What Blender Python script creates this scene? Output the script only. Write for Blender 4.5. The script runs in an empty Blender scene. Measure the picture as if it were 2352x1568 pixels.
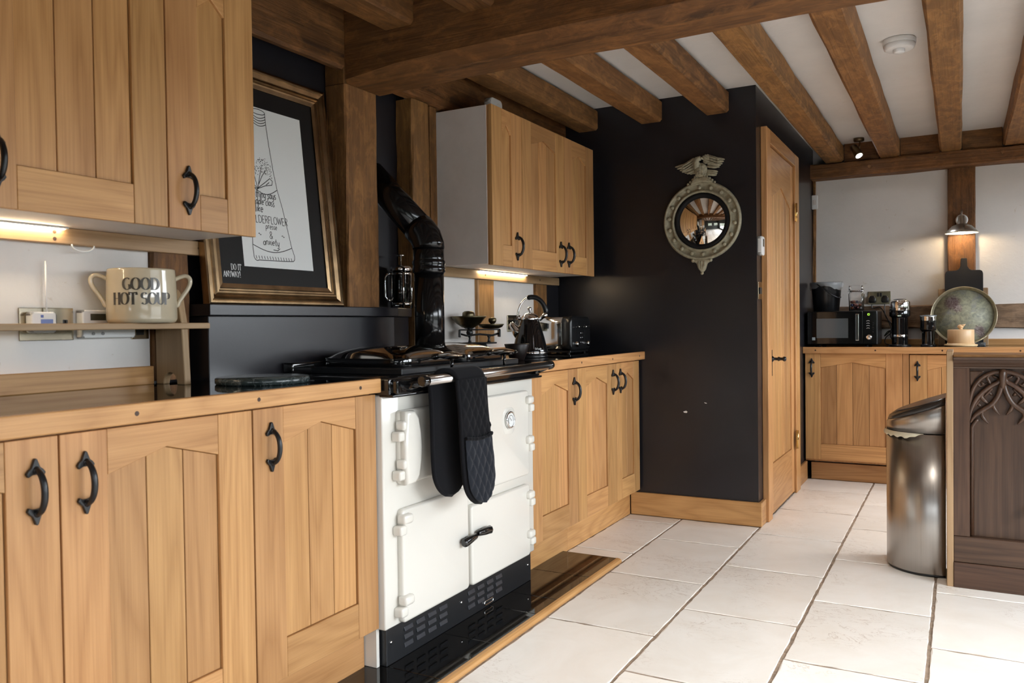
import bpy, bmesh, math, random
from mathutils import Vector, Matrix
PI = math.pi
SC = bpy.context.scene
COL = SC.collection
rnd = random.Random(7)

# ---------------------------------------------------------------- camera, world, exposure
def make_camera():
    f, yaw, pit, rol = 1880.436, -0.500719376, -0.0199262583, -0.0132623277
    cy, sy = math.cos(yaw), math.sin(yaw)
    fw = Vector((sy*math.cos(pit), cy*math.cos(pit), math.sin(pit)))
    r0 = Vector((cy, -sy, 0)); u0 = r0.cross(fw)
    r = r0*math.cos(rol) + u0*math.sin(rol); u = -r0*math.sin(rol) + u0*math.cos(rol)
    cam = bpy.data.cameras.new('camera'); cam.sensor_width = 36; cam.lens = f*36/2352; cam.clip_start = .05
    cam.dof.use_dof = True; cam.dof.focus_distance = 3.9; cam.dof.aperture_fstop = 7.0
    o = bpy.data.objects.new('camera', cam); COL.objects.link(o)
    m = Matrix((r, u, -fw)).transposed().to_4x4(); m.translation = (0, 0, 1.08)
    o.matrix_world = m; SC.camera = o
make_camera()
SC.view_settings.view_transform = 'Standard'; SC.view_settings.look = 'None'
SC.view_settings.gamma = 1; SC.view_settings.use_curve_mapping = False
SC.view_settings.exposure = 0.0
SC.cycles.use_denoising = True
SC.cycles.max_bounces = 8; SC.cycles.diffuse_bounces = 4; SC.cycles.glossy_bounces = 4; SC.cycles.transmission_bounces = 8
SC.cycles.use_adaptive_sampling = True; SC.cycles.adaptive_threshold = .05; SC.cycles.adaptive_min_samples = 16
SC.cycles.sample_clamp_indirect = 6.0
SC.cycles.caustics_reflective = False; SC.cycles.caustics_refractive = False
W = bpy.data.worlds.new('overcast_sky'); SC.world = W; W.use_nodes = True
bg = W.node_tree.nodes['Background']; bg.inputs[0].default_value = (.88, .94, 1.0, 1); bg.inputs[1].default_value = SKY = 16.0

# ---------------------------------------------------------------- materials
def nodes(name):
    m = bpy.data.materials.new(name); m.use_nodes = True
    nt = m.node_tree; b = nt.nodes['Principled BSDF']
    return m, nt, b
def N(nt, t, **kw):
    n = nt.nodes.new(t)
    for k, v in kw.items():
        if k in n.inputs.keys() if isinstance(k, str) else False: n.inputs[k].default_value = v
        else: setattr(n, k, v)
    return n
def MATH(nt, op, a, b=None):
    n = nt.nodes.new('ShaderNodeMath'); n.operation = op
    for i, v in enumerate((a, b)):
        if v is None: continue
        if isinstance(v, (int, float)): n.inputs[i].default_value = v
        else: nt.links.new(v, n.inputs[i])
    return n.outputs[0]
def MIX(nt, fac, a, b, mode='MIX'):
    n = nt.nodes.new('ShaderNodeMix'); n.data_type = 'RGBA'; n.blend_type = mode
    for s, v in ((n.inputs[0], fac), (n.inputs[6], a), (n.inputs[7], b)):
        if isinstance(v, (int, float)): s.default_value = v
        elif isinstance(v, tuple): s.default_value = v if len(v) == 4 else (*v, 1)
        else: nt.links.new(v, s)
    return n.outputs[2]
def RAMP(nt, fac, *stops):
    n = nt.nodes.new('ShaderNodeValToRGB'); el = n.color_ramp.elements
    while len(el) < len(stops): el.new(.5)
    for e, (p, c) in zip(el, stops):
        e.position = p; e.color = (c, c, c, 1) if isinstance(c, (int, float)) else (*c, 1)
    nt.links.new(fac, n.inputs[0]); return n.outputs[0]
def COORD(nt, scale=(1, 1, 1), rand=True):
    tc = nt.nodes.new('ShaderNodeTexCoord'); v = tc.outputs['Object']
    if rand:
        oi = nt.nodes.new('ShaderNodeObjectInfo'); mu = nt.nodes.new('ShaderNodeVectorMath'); mu.operation = 'MULTIPLY'
        nt.links.new(oi.outputs['Random'], mu.inputs[0]); mu.inputs[1].default_value = (17.3, 23.1, 11.7)
        ad = nt.nodes.new('ShaderNodeVectorMath'); nt.links.new(v, ad.inputs[0]); nt.links.new(mu.outputs[0], ad.inputs[1]); v = ad.outputs[0]
    mp = nt.nodes.new('ShaderNodeMapping'); mp.inputs['Scale'].default_value = scale; nt.links.new(v, mp.inputs['Vector'])
    return mp.outputs[0]
def NOISE(nt, vec, scale=1, detail=4, rough=.55, dist=0):
    n = nt.nodes.new('ShaderNodeTexNoise'); nt.links.new(vec, n.inputs['Vector'])
    n.inputs['Scale'].default_value = scale; n.inputs['Detail'].default_value = detail
    n.inputs['Roughness'].default_value = rough; n.inputs['Distortion'].default_value = dist
    return n.outputs['Fac']
def BUMP(nt, b, h, strength=.2, dist=.002):
    n = nt.nodes.new('ShaderNodeBump'); n.inputs['Strength'].default_value = strength; n.inputs['Distance'].default_value = dist
    nt.links.new(h, n.inputs['Height']); nt.links.new(n.outputs[0], b.inputs['Normal'])
def wood(name, c1, c2, axis='z', rough=.42, var=.17, k=1.0, rings=.5, cracks=0., bump=.12, spec=.4):
    m, nt, b = nodes(name)
    ax = 'xyz'.index(axis)
    def sc(along, across):
        s = [across*k]*3; s[ax] = along*k; return tuple(s)
    n1 = NOISE(nt, COORD(nt, sc(.62, 6.0)), 1, 2, .45, .25)
    ring = MATH(nt, 'POWER', MATH(nt, 'PINGPONG', MATH(nt, 'MULTIPLY', n1, 24.0), 1.0), 1.6)
    st = NOISE(nt, COORD(nt, sc(3.0, 150)), 1, 5, .65)
    bl = NOISE(nt, COORD(nt, sc(1.3, 9)), 1, 3, .5)
    g = MATH(nt, 'ADD', MATH(nt, 'MULTIPLY', ring, rings*.62), MATH(nt, 'MULTIPLY', RAMP(nt, st, (.34, 0.), (.68, 1.)), .36))
    g = MATH(nt, 'ADD', g, MATH(nt, 'MULTIPLY', bl, .45))
    c = MIX(nt, RAMP(nt, g, (.17, 0.), (1.0, 1.)), c1, c2)
    if cracks:
        cr = NOISE(nt, COORD(nt, sc(.7, 14)), 1, 3, .5, .8)
        c = MIX(nt, MATH(nt, 'MULTIPLY', RAMP(nt, cr, (.60, 0.), (.68, 1.)), cracks), c, tuple(x*.22 for x in c2))
    if cracks:
        fl = NOISE(nt, COORD(nt, sc(14, 34)), 1, 6, .72, .6)
        c = MIX(nt, MATH(nt, 'MULTIPLY', RAMP(nt, fl, (.46, 0.), (.70, 1.)), .7), c, tuple(min(1, x*1.75) for x in c1))
    oi = nt.nodes.new('ShaderNodeObjectInfo')
    hs = nt.nodes.new('ShaderNodeHueSaturation')
    nt.links.new(MATH(nt, 'ADD', MATH(nt, 'MULTIPLY', oi.outputs['Random'], var*2), 1-var), hs.inputs['Value'])
    rr = MATH(nt, 'FRACT', MATH(nt, 'MULTIPLY', oi.outputs['Random'], 37.7))
    nt.links.new(MATH(nt, 'ADD', MATH(nt, 'MULTIPLY', rr, .007), .4965), hs.inputs['Hue'])
    nt.links.new(c, hs.inputs['Color']); nt.links.new(hs.outputs[0], b.inputs['Base Color'])
    b.inputs['Roughness'].default_value = rough; b.inputs['Specular IOR Level'].default_value = spec
    BUMP(nt, b, st if not cracks else g, bump, .002 if not cracks else .006)
    return m
def plain(name, col, rough=.5, metal=0., spec=.5, coat=0., noise=0., nscale=20, bump=0., bscale=80, bdist=.002, trans=0., emit=None, es=1., sheen=0., alpha=1.):
    m, nt, b = nodes(name)
    b.inputs['Base Color'].default_value = (*col, 1); b.inputs['Roughness'].default_value = rough
    b.inputs['Metallic'].default_value = metal; b.inputs['Specular IOR Level'].default_value = spec
    b.inputs['Coat Weight'].default_value = coat; b.inputs['Coat Roughness'].default_value = .06
    b.inputs['Transmission Weight'].default_value = trans; b.inputs['Sheen Weight'].default_value = sheen
    b.inputs['Alpha'].default_value = alpha
    if emit: b.inputs['Emission Color'].default_value = (*emit, 1); b.inputs['Emission Strength'].default_value = es
    if noise:
        n = NOISE(nt, COORD(nt), nscale, 5, .6)
        nt.links.new(MIX(nt, RAMP(nt, n, (.35, 0.), (.7, 1.)), tuple(x*(1-noise) for x in col), tuple(min(1, x*(1+noise)) for x in col)), b.inputs['Base Color'])
    if bump: BUMP(nt, b, NOISE(nt, COORD(nt), bscale, 4, .6), bump, bdist)
    return m
def plaster(name, col, stain):
    m, nt, b = nodes(name)
    v = COORD(nt, rand=False)
    n1 = NOISE(nt, v, 2.3, 5, .6); n2 = NOISE(nt, v, 16, 5, .65, 1.2); n3 = NOISE(nt, v, 55, 4, .6)
    c = MIX(nt, RAMP(nt, n1, (.4, 0.), (.75, 1.)), col, tuple(x*.90 for x in col))
    c = MIX(nt, MATH(nt, 'MULTIPLY', RAMP(nt, n2, (.66, 0.), (.74, 1.)), .8), c, stain)
    nt.links.new(c, b.inputs['Base Color']); b.inputs['Roughness'].default_value = .85; b.inputs['Specular IOR Level'].default_value = .2
    BUMP(nt, b, MATH(nt, 'ADD', MATH(nt, 'MULTIPLY', n2, .8), MATH(nt, 'MULTIPLY', n3, .2)), .30, .006)
    return m
def stone_tile(name):
    m, nt, b = nodes(name)
    v = COORD(nt, (1, 1, 1))
    n1 = NOISE(nt, v, 3.2, 6, .62, .6); n2 = NOISE(nt, COORD(nt, (5, 9, 5)), 1, 5, .6, 2.2); n3 = NOISE(nt, v, 45, 4, .6)
    c = MIX(nt, RAMP(nt, n1, (.35, 0.), (.7, 1.)), (.87, .835, .785), (.79, .735, .665))
    vein = MATH(nt, 'ABSOLUTE', MATH(nt, 'SUBTRACT', n2, .5))
    msk = RAMP(nt, NOISE(nt, v, 2.2, 2), (.48, 0.), (.62, 1.))
    c = MIX(nt, MATH(nt, 'MULTIPLY', MATH(nt, 'MULTIPLY', RAMP(nt, vein, (.0, 1.), (.012, 0.)), msk), .6), c, (.36, .25, .165))
    oi = nt.nodes.new('ShaderNodeObjectInfo'); hs = nt.nodes.new('ShaderNodeHueSaturation')
    nt.links.new(MATH(nt, 'ADD', MATH(nt, 'MULTIPLY', oi.outputs['Random'], .16), .94), hs.inputs['Value']); nt.links.new(c, hs.inputs['Color'])
    nt.links.new(hs.outputs[0], b.inputs['Base Color'])
    nt.links.new(MATH(nt, 'ADD', MATH(nt, 'MULTIPLY', n1, .25), .24), b.inputs['Roughness'])
    BUMP(nt, b, MATH(nt, 'ADD', n1, MATH(nt, 'MULTIPLY', n3, .25)), .12, .006)
    return m
def granite(name):
    m, nt, b = nodes(name)
    vo = nt.nodes.new('ShaderNodeTexVoronoi'); nt.links.new(COORD(nt), vo.inputs['Vector']); vo.inputs['Scale'].default_value = 130
    c = MIX(nt, RAMP(nt, vo.outputs['Distance'], (.05, 1.), (.11, 0.)), (.0055, .0052, .005), (.05, .05, .05))
    nt.links.new(c, b.inputs['Base Color']); b.inputs['Roughness'].default_value = .035; b.inputs['Specular IOR Level'].default_value = .55
    return m
def marble(name, a, c_, vein, scale=14):
    m, nt, b = nodes(name)
    n1 = NOISE(nt, COORD(nt), scale, 6, .65, 1.5); n2 = NOISE(nt, COORD(nt), scale*.6, 5, .6, 2.5)
    c = MIX(nt, RAMP(nt, n1, (.35, 0.), (.65, 1.)), a, c_)
    c = MIX(nt, RAMP(nt, MATH(nt, 'ABSOLUTE', MATH(nt, 'SUBTRACT', n2, .5)), (0., .8), (.02, 0.)), c, vein)
    nt.links.new(c, b.inputs['Base Color']); b.inputs['Roughness'].default_value = .18
    return m
def brushed(name, col, rough=.28, axis='z', amt=.12):
    m, nt, b = nodes(name)
    s = [160]*3; s['xyz'.index(axis)] = 1.2
    n = NOISE(nt, COORD(nt, tuple(s), rand=False), 1, 3, .6)
    nt.links.new(MIX(nt, n, tuple(x*(1-amt) for x in col), tuple(x*(1+amt) for x in col)), b.inputs['Base Color'])
    b.inputs['Metallic'].default_value = 1; b.inputs['Roughness'].default_value = rough
    nt.links.new(MATH(nt, 'ADD', MATH(nt, 'MULTIPLY', n, .12), rough-.06), b.inputs['Roughness'])
    return m
OAK1, OAK2 = (.58, .315, .128), (.345, .16, .053)
M = {}
for a in 'xyz':
    M['oak_'+a] = wood('oak_'+a, OAK1, OAK2, a, rough=.40)
    M['beam_'+a] = wood('beam_'+a, (.165, .071, .0205), (.042, .016, .005), a, rough=.6, var=.12, k=.6, rings=.28, cracks=.55, bump=.6)
    M['joist_'+a] = wood('joist_'+a, (.25, .116, .036), (.08, .033, .0105), a, rough=.66, var=.12, k=.6, rings=.28, cracks=.4, bump=.7)
    M['dark_oak_'+a] = wood('dark_oak_'+a, (.088, .046, .027), (.030, .0145, .0085), a, rough=.32, var=.10)
    M['pale_oak_'+a] = wood('pale_oak_'+a, (.40, .265, .145), (.25, .15, .072), a, rough=.5)
M['weathered'] = wood('weathered_rail', (.22, .14, .088), (.095, .056, .034), 'x', rough=.7, var=.05, k=.6, rings=.4, cracks=.5, bump=.6)
M['plaster'] = plaster('lime_plaster', (.74, .71, .68), (.52, .44, .35))
M['far_paint'] = plain('deep_green_paint', (.035, .037, .032), .5, noise=.1, nscale=4)  # dark tone chosen for the unseen walls to cut bounce light
M['ceiling'] = plaster('ceiling_plaster', (.76, .73, .70), (.66, .60, .53))
M['dark_paint'] = plain('aubergine_paint', (.0145, .0138, .0172), .29, spec=.5, noise=.12, nscale=4, bump=.06, bscale=140)
M['tile'] = stone_tile('limestone_tile'); M['grout'] = plain('grout', (.29, .215, .155), .9, noise=.35, nscale=40)
M['granite'] = granite('black_granite')
M['enamel'] = plain('cream_enamel', (.72, .695, .635), .16, coat=.4)
M['black_enamel'] = plain('black_enamel', (.006, .006, .0065), .07, spec=.6, coat=.3)
M['black_paint'] = plain('black_stove_paint', (.010, .011, .013), .38, spec=.5)
M['iron'] = plain('black_iron', (.008, .008, .009), .32, spec=.5, bump=.25, bscale=160)
M['black_plastic'] = plain('black_plastic', (.009, .009, .010), .28)
M['matt_black'] = plain('matt_black', (.008, .008, .009), .65, spec=.25)
M['flue_black'] = plain('flue_black', (.006, .006, .0065), .14, spec=.45)
M['louvre'] = plain('louvre_paint', (.030, .033, .040), .3)  # lighter than the plinth: highlights on the louvres put into the colour
M['chrome'] = plain('chrome', (.82, .82, .82), .08, metal=1)
M['steel'] = brushed('brushed_steel', (.44, .415, .39), .30, 'z')
M['rail_steel'] = brushed('rail_steel', (.56, .54, .53), .22, 'y', .15)
M['nickel'] = brushed('satin_nickel', (.48, .45, .40), .30, 'x')
M['brass'] = plain('polished_brass', (.72, .50, .20), .2, metal=1)
M['antique_brass'] = plain('antique_brass', (.15, .125, .075), .34, metal=1, noise=.25, nscale=30)
M['bronze'] = plain('aged_bronze', (.20, .15, .09), .35, metal=1)
M['white_plastic'] = plain('white_plastic', (.76, .76, .75), .38)
M['white_board'] = plain('white_melamine', (.66, .60, .56), .5, noise=.05, nscale=8)
M['socket_brass'] = plain('socket_brass', (.42, .36, .27), .18, metal=1, noise=.15, nscale=12)
M['lcd'] = plain('lcd_grey', (.045, .045, .03), .25)
M['fabric'] = plain('black_cotton', (.0065, .0065, .008), .95, spec=.12, sheen=.05, bump=.3, bscale=600, bdist=.0006)
M['glass'] = plain('clear_glass', (1, 1, 1), .02, trans=1.)
M['paper'] = plain('white_paper', (.72, .73, .72), .6); M['mount'] = plain('black_mount', (.010, .0085, .008), .5, spec=.2)
M['ink'] = plain('black_ink', (.006, .006, .006), .6)
M['gilt'] = plain('dark_gilt', (.36, .245, .135), .27, metal=1, noise=.3, nscale=14)
M['stoneware'] = plain('cream_stoneware', (.53, .455, .33), .12, coat=.5, noise=.05, nscale=9)
M['print'] = plain('brown_print', (.045, .036, .026), .3)
M['verdigris'] = plain('gilt_grey_frame', (.35, .32, .225), .5, noise=.25, nscale=60)
M['mirror'] = plain('mirror_glass', (.88, .86, .82), .015, metal=1)
M['bag'] = plain('bin_liner', (.66, .61, .46), .45); M['clear_bag'] = plain('clear_polythene', (.62, .66, .70), .22, alpha=.38)
M['led'] = plain('led_strip', (1, .9, .75), .5, emit=(1, .80, .52), es=80)
M['bulb'] = plain('lit_bulb', (1, .9, .8), .5, emit=(1, .74, .44), es=170)
M['spot_bulb'] = plain('spot_bulb', (1, 1, 1), .5, emit=(.92, .94, 1), es=30)
M['display'] = plain('green_display', (.02, .04, .01), .4, emit=(.45, .8, .08), es=1.2)
M['lawn'] = plain('pale_paving', (.24, .235, .22), .9, noise=.2, nscale=3)  # invented pale ground outside, bounces neutral light up to the ceiling
M['hedge'] = plain('hedge_leaves', (.07, .082, .055), .8, noise=.5, nscale=9, bump=1., bscale=12, bdist=.1)
M['white_wood'] = plain('white_painted_wood', (.75, .74, .72), .4)

# ---------------------------------------------------------------- mesh helpers
IDX = lambda v: v
class MB:
    """collects shapes (world coordinates) for one mesh object"""
    def __init__(s): s.bm = bmesh.new()
    def add(s, verts, faces, smooth=False):
        vs = [s.bm.verts.new(v) for v in verts]; out = []
        for f in faces:
            try: q = s.bm.faces.new([vs[i] for i in f])
            except ValueError: continue
            q.smooth = smooth; out.append(q)
        return vs, out
    def merge(s, b2):
        me = bpy.data.meshes.new('tmp'); b2.to_mesh(me); b2.free(); s.bm.from_mesh(me); bpy.data.meshes.remove(me)
    def box(s, x0, x1, y0, y1, z0, z1, bev=0., seg=1, smooth=False):
        b = bmesh.new()
        vs = [b.verts.new((x, y, z)) for x in (x0, x1) for y in (y0, y1) for z in (z0, z1)]
        for f in ((0, 1, 3, 2), (4, 6, 7, 5), (0, 4, 5, 1), (2, 3, 7, 6), (0, 2, 6, 4), (1, 5, 7, 3)): b.faces.new([vs[i] for i in f])
        if bev: bmesh.ops.bevel(b, geom=b.edges[:], offset=bev, segments=seg, profile=.5, affect='EDGES')
        bmesh.ops.recalc_face_normals(b, faces=b.faces[:])
        for f in b.faces: f.smooth = smooth
        s.merge(b); return s
    def prism(s, poly, d0, d1, P, bev=0., seg=1, smooth=False, front_only=False):
        """polygon in (u,v), extruded along d; P maps (u,d,v) to space"""
        b = bmesh.new(); n = len(poly)
        A = [b.verts.new(P(u, d0, v)) for u, v in poly]; B = [b.verts.new(P(u, d1, v)) for u, v in poly]
        fb = b.faces.new(A); ff = b.faces.new(B)
        for i in range(n): b.faces.new((A[i], A[(i+1) % n], B[(i+1) % n], B[i]))
        bmesh.ops.recalc_face_normals(b, faces=b.faces[:])
        if bev:
            ed = list(ff.edges) if front_only else b.edges[:]
            bmesh.ops.bevel(b, geom=ed, offset=bev, segments=seg, profile=.5, affect='EDGES')
        if smooth:
            for f in b.faces: f.smooth = True
        s.merge(b); return s
    def lathe(s, prof, c=(0, 0, 0), n=32, axis='z', smooth=True, sx=1., sy=1., a0=0., a1=2*PI):
        """prof: (r, h) pairs; closed where r == 0"""
        full = abs(a1-a0-2*PI) < 1e-6; m = n if full else n+1
        vs, fs = [], []
        for r, h in prof:
            for i in range(m):
                a = a0+(a1-a0)*i/n; p = (r*math.cos(a)*sx, r*math.sin(a)*sy, h)
                p = {'z': p, 'x': (p[2], p[0], p[1]), 'y': (p[0], -p[2], p[1])}[axis]
                vs.append((c[0]+p[0], c[1]+p[1], c[2]+p[2]))
        for j in range(len(prof)-1):
            for i in range(n if full else n):
                k = (i+1) % m
                fs.append((j*m+i, j*m+k, (j+1)*m+k, (j+1)*m+i))
        b = bmesh.new(); V = [b.verts.new(v) for v in vs]
        for f in fs:
            try: b.faces.new([V[i] for i in f]).smooth = smooth
            except ValueError: pass
        bmesh.ops.remove_doubles(b, verts=b.verts[:], dist=1e-6)
        bmesh.ops.recalc_face_normals(b, faces=b.faces[:])
        s.merge(b); return s
    def tube(s, pts, r, n=10, caps=True, smooth=True, flat=1.):
        """swept tube through pts; r a number or list; flat squashes the second axis"""
        pts = [Vector(p) for p in pts]; m = len(pts)
        rs = r if isinstance(r, (list, tuple)) else [r]*m
        t0 = (pts[1]-pts[0]).normalized(); up = Vector((0, 0, 1)) if abs(t0.z) < .9 else Vector((0, 1, 0))
        nx = t0.cross(up).normalized(); vs, fs = [], []
        for i, p in enumerate(pts):
            t = (pts[min(i+1, m-1)]-pts[max(i-1, 0)]).normalized()
            nx = (nx-t*nx.dot(t)).normalized(); ny = t.cross(nx)
            for j in range(n):
                a = 2*PI*j/n; vs.append(p+nx*math.cos(a)*rs[i]+ny*math.sin(a)*rs[i]*flat)
        for i in range(m-1):
            for j in range(n): fs.append((i*n+j, i*n+(j+1) % n, (i+1)*n+(j+1) % n, (i+1)*n+j))
        if caps: fs += [tuple(range(n))[::-1], tuple((m-1)*n+j for j in range(n))]
        b = bmesh.new(); V = [b.verts.new(v) for v in vs]
        for f in fs: b.faces.new([V[i] for i in f]).smooth = smooth and len(f) == 4
        bmesh.ops.recalc_face_normals(b, faces=b.faces[:]); s.merge(b); return s
    def cyl(s, p0, p1, r, n=20, smooth=True): return s.tube([p0, p1], r, n, True, smooth)
    def ball(s, c, r, n=12, sc=(1, 1, 1)):
        prof = [(r*math.sin(PI*i/n), -r*math.cos(PI*i/n)) for i in range(n+1)]
        b = MB(); b.lathe([(max(0, q[0]), q[1]) for q in prof], (0, 0, 0), n*2)
        for v in b.bm.verts: v.co = Vector(c)+Vector((v.co.x*sc[0], v.co.y*sc[1], v.co.z*sc[2]))
        s.merge(b.bm); return s
    def xf(s, mat):
        bmesh.ops.transform(s.bm, matrix=mat, verts=s.bm.verts[:]); return s
    def warp(s, fn):
        for v in s.bm.verts: v.co = fn(v.co)
        return s
def rootloc(p):
    v = Vector((0, 0, 0))
    while p is not None: v += p.location; p = p.parent
    return v
def link(name, me, mat, parent=None, loc=None):
    o = bpy.data.objects.new(name, me); COL.objects.link(o)
    if parent: o.parent = parent
    if loc is not None: o.location = Vector(loc)-rootloc(parent)
    return o
def obj(name, mb, mat, parent=None, base=None):
    """one mesh object; vertices were given in world coordinates"""
    me = bpy.data.meshes.new(name)
    off = rootloc(parent) if parent else Vector(base or (0, 0, 0))
    if off.length: bmesh.ops.translate(mb.bm, verts=mb.bm.verts[:], vec=-off)
    mb.bm.to_mesh(me); mb.bm.free(); me.materials.append(M[mat] if isinstance(mat, str) else mat)
    o = bpy.data.objects.new(name, me); COL.objects.link(o)
    if parent: o.parent = parent
    elif base: o.location = base
    return o
def mesh_only(name, mb, mat):
    me = bpy.data.meshes.new(name); mb.bm.to_mesh(me); mb.bm.free(); me.materials.append(M[mat]); return me
def tag(o, label, cat, group=None, kind=None):
    o['label'] = label
    if cat: o['category'] = cat
    if group: o['group'] = group
    if kind: o['kind'] = kind
    return o
def thing(name, label, cat, loc, group=None, kind=None):
    o = bpy.data.objects.new(name, None); o.empty_display_size = .05; COL.objects.link(o); o.location = loc
    return tag(o, label, cat, group, kind)
def struct(name, mb, mat, label=None):
    o = obj(name, mb, mat); o['kind'] = 'structure'
    if label: o['label'] = label
    return o
def PX(x0): return lambda u, d, v: (x0+d, u, v)          # faces +X, u runs along Y
def PY(y0): return lambda u, d, v: (u, y0-d, v)          # faces -Y, u runs along X
def box(*a, **k): return MB().box(*a, **k)
def rect(u0, u1, v0, v1): return [(u0, v0), (u1, v0), (u1, v1), (u0, v1)]
def rrect(u0, u1, v0, v1, r, n=5):
    P = []
    for cx, cy, a in ((u1-r, v1-r, 0), (u0+r, v1-r, 90), (u0+r, v0+r, 180), (u1-r, v0+r, 270)):
        P += [(cx+r*math.cos(math.radians(a+90*i/n)), cy+r*math.sin(math.radians(a+90*i/n))) for i in range(n+1)]
    return P
def circ(cu, cv, r, n=24, ry=None):
    return [(cu+r*math.cos(2*PI*i/n), cv+(ry or r)*math.sin(2*PI*i/n)) for i in range(n)]
def arc3(fn, a0, a1, n): return [fn(math.radians(a0+(a1-a0)*i/n)) for i in range(n+1)]
# ================================================================ the room
XR, YF, YB, ZC = 1.65, -2.6, 6.30, 2.32
ZH = 1.76
WIN = [('x', -1.7, .3, .30, 1.5), ('x', .9, 3.3, .03, ZH), ('x', 4.0, 6.05, .96, 2.0), ('y', -1.15, -.15, .95, 1.6), ('y', .4, 1.4, .95, 1.6)]
fl = struct('floor', box(-2.3, XR+.2, YF-.2, YB+.15, -.2, -.0025), 'grout', 'cream limestone tiled floor with brown joints')
def tile_mesh(w, l, seed, z=0., depth=.012):
    r = random.Random(seed); n, k = max(4, int(w/.035)), max(4, int(l/.035)); o = []
    for i in range(n): o.append((-w/2+w*i/n, -l/2))
    for i in range(k): o.append((w/2, -l/2+l*i/k))
    for i in range(n): o.append((w/2-w*i/n, l/2))
    for i in range(k): o.append((-w/2, l/2-l*i/k))
    mb = MB(); q = len(o); V = []
    for ring, (ins, zz, j) in enumerate(((0, -depth, .001), (.0006, -.002, .0016), (.0022, 0, .0020))):
        for x, y in o:
            c = 0 if r.random() > .16 else .005*(ring == 2)
            V.append((x*(1-2*(ins+c)/w)+r.uniform(-j, j), y*(1-2*(ins+c)/l)+r.uniform(-j, j), z+zz))
    F = [tuple(a*q+b for a, b in ((t, i), (t, (i+1) % q), (t+1, (i+1) % q), (t+1, i))) for t in range(2) for i in range(q)]
    F.append(tuple(2*q+i for i in range(q)))
    mb.add(V, F); return mb
COLX = [-1.6485, -1.345, -.925, -.503, -.09] + [-.09+.4175*i for i in range(1, 4)]+[1.64]
TM = {}
for ci in range(len(COLX)-1):
    a, b = COLX[ci]+.005, COLX[ci+1]-.005
    lo, hi = -2.58, (4.374 if ci < 2 else 5.895)
    y = (3.005 if ci % 2 == 0 else 2.694)-.6225*10
    while y < hi:
        y0, y1 = max(y+.0048, lo), min(y+.6225-.0048, hi); y += .6225
        if ci == 0 and y0 < 3.48:
            if y1 < 3.48 and y1 > 1.43: continue
            if y1 > 3.48: y0 = 3.486
            else: y1 = min(y1, 1.42)
        if y1-y0 < .03: continue
        key = (round(b-a, 3), round(y1-y0, 3), rnd.randrange(5))
        if key not in TM: TM[key] = mesh_only('tile', tile_mesh(b-a, y1-y0, rnd.random()), 'tile')
        link('tile', TM[key], None, fl, ((a+b)/2, (y0+y1)/2, 0))
struct('ceiling', box(-2.3, XR+.2, YF-.2, YB+.15, ZC, ZC+.2), 'ceiling', 'off-white plaster ceiling between the oak joists')
struct('wall_left', box(-2.3, -2.09, YF, 1.60, -.0025, ZC).box(-2.3, -2.09, 2.95, 4.10, -.006, ZC), 'plaster', 'lime plastered wall behind the cabinets')
struct('wall_recess', box(-2.3, -2.14, 1.60, 2.95, -.006, ZC).box(-2.3, -2.09, 4.10, 4.41, -.006, ZC), 'dark_paint', 'dark painted wall in the range recess')
wpan = struct('wall_pantry', MB().prism([(-2.3, 4.40), (-.935, 4.40), (-.935, YB+.1), (-1.04, YB+.1), (-1.04, 4.50), (-2.3, 4.50)], -.006, ZC, lambda u, d, v: (u, v, d)), 'dark_paint', 'dark aubergine painted pantry wall with convex mirror')
for poly_ in ([(-1.338, .592), (-1.322, .597), (-1.314, .592), (-1.318, .585), (-1.333, .586)], [(-1.222, .647), (-1.208, .644), (-1.206, .640), (-1.216, .641)]): obj('paint_chip', MB().prism(poly_, 0, .0008, PY(4.40)), 'plaster', wpan)
struct('wall_back', box(-.935, XR+.2, YB, YB+.15, -.006, ZC), 'plaster', 'rough white plaster wall behind the microwave')
def pierced(ax, lo, hi):
    """outer wall with the window openings left out"""
    mb = MB(); ws = sorted(w[1:] for w in WIN if w[0] == ax); c = lo
    B = (lambda a, b, z0, z1: mb.box(XR, XR+.2, a, b, z0, z1)) if ax == 'x' else (lambda a, b, z0, z1: mb.box(a, b, YF-.2, YF, z0, z1))
    for a, b, z0, z1 in ws: B(c, a, -.2, ZC); B(a, b, -.2, z0); B(a, b, z1, ZC); c = b
    B(c, hi, -.2, ZC); return mb
struct('wall_right', pierced('x', YF-.2, YB+.15), 'far_paint', 'dark painted wall with low cottage windows')
struct('wall_front', pierced('y', -2.3, XR), 'far_paint', 'dark painted wall behind the camera')
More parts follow.
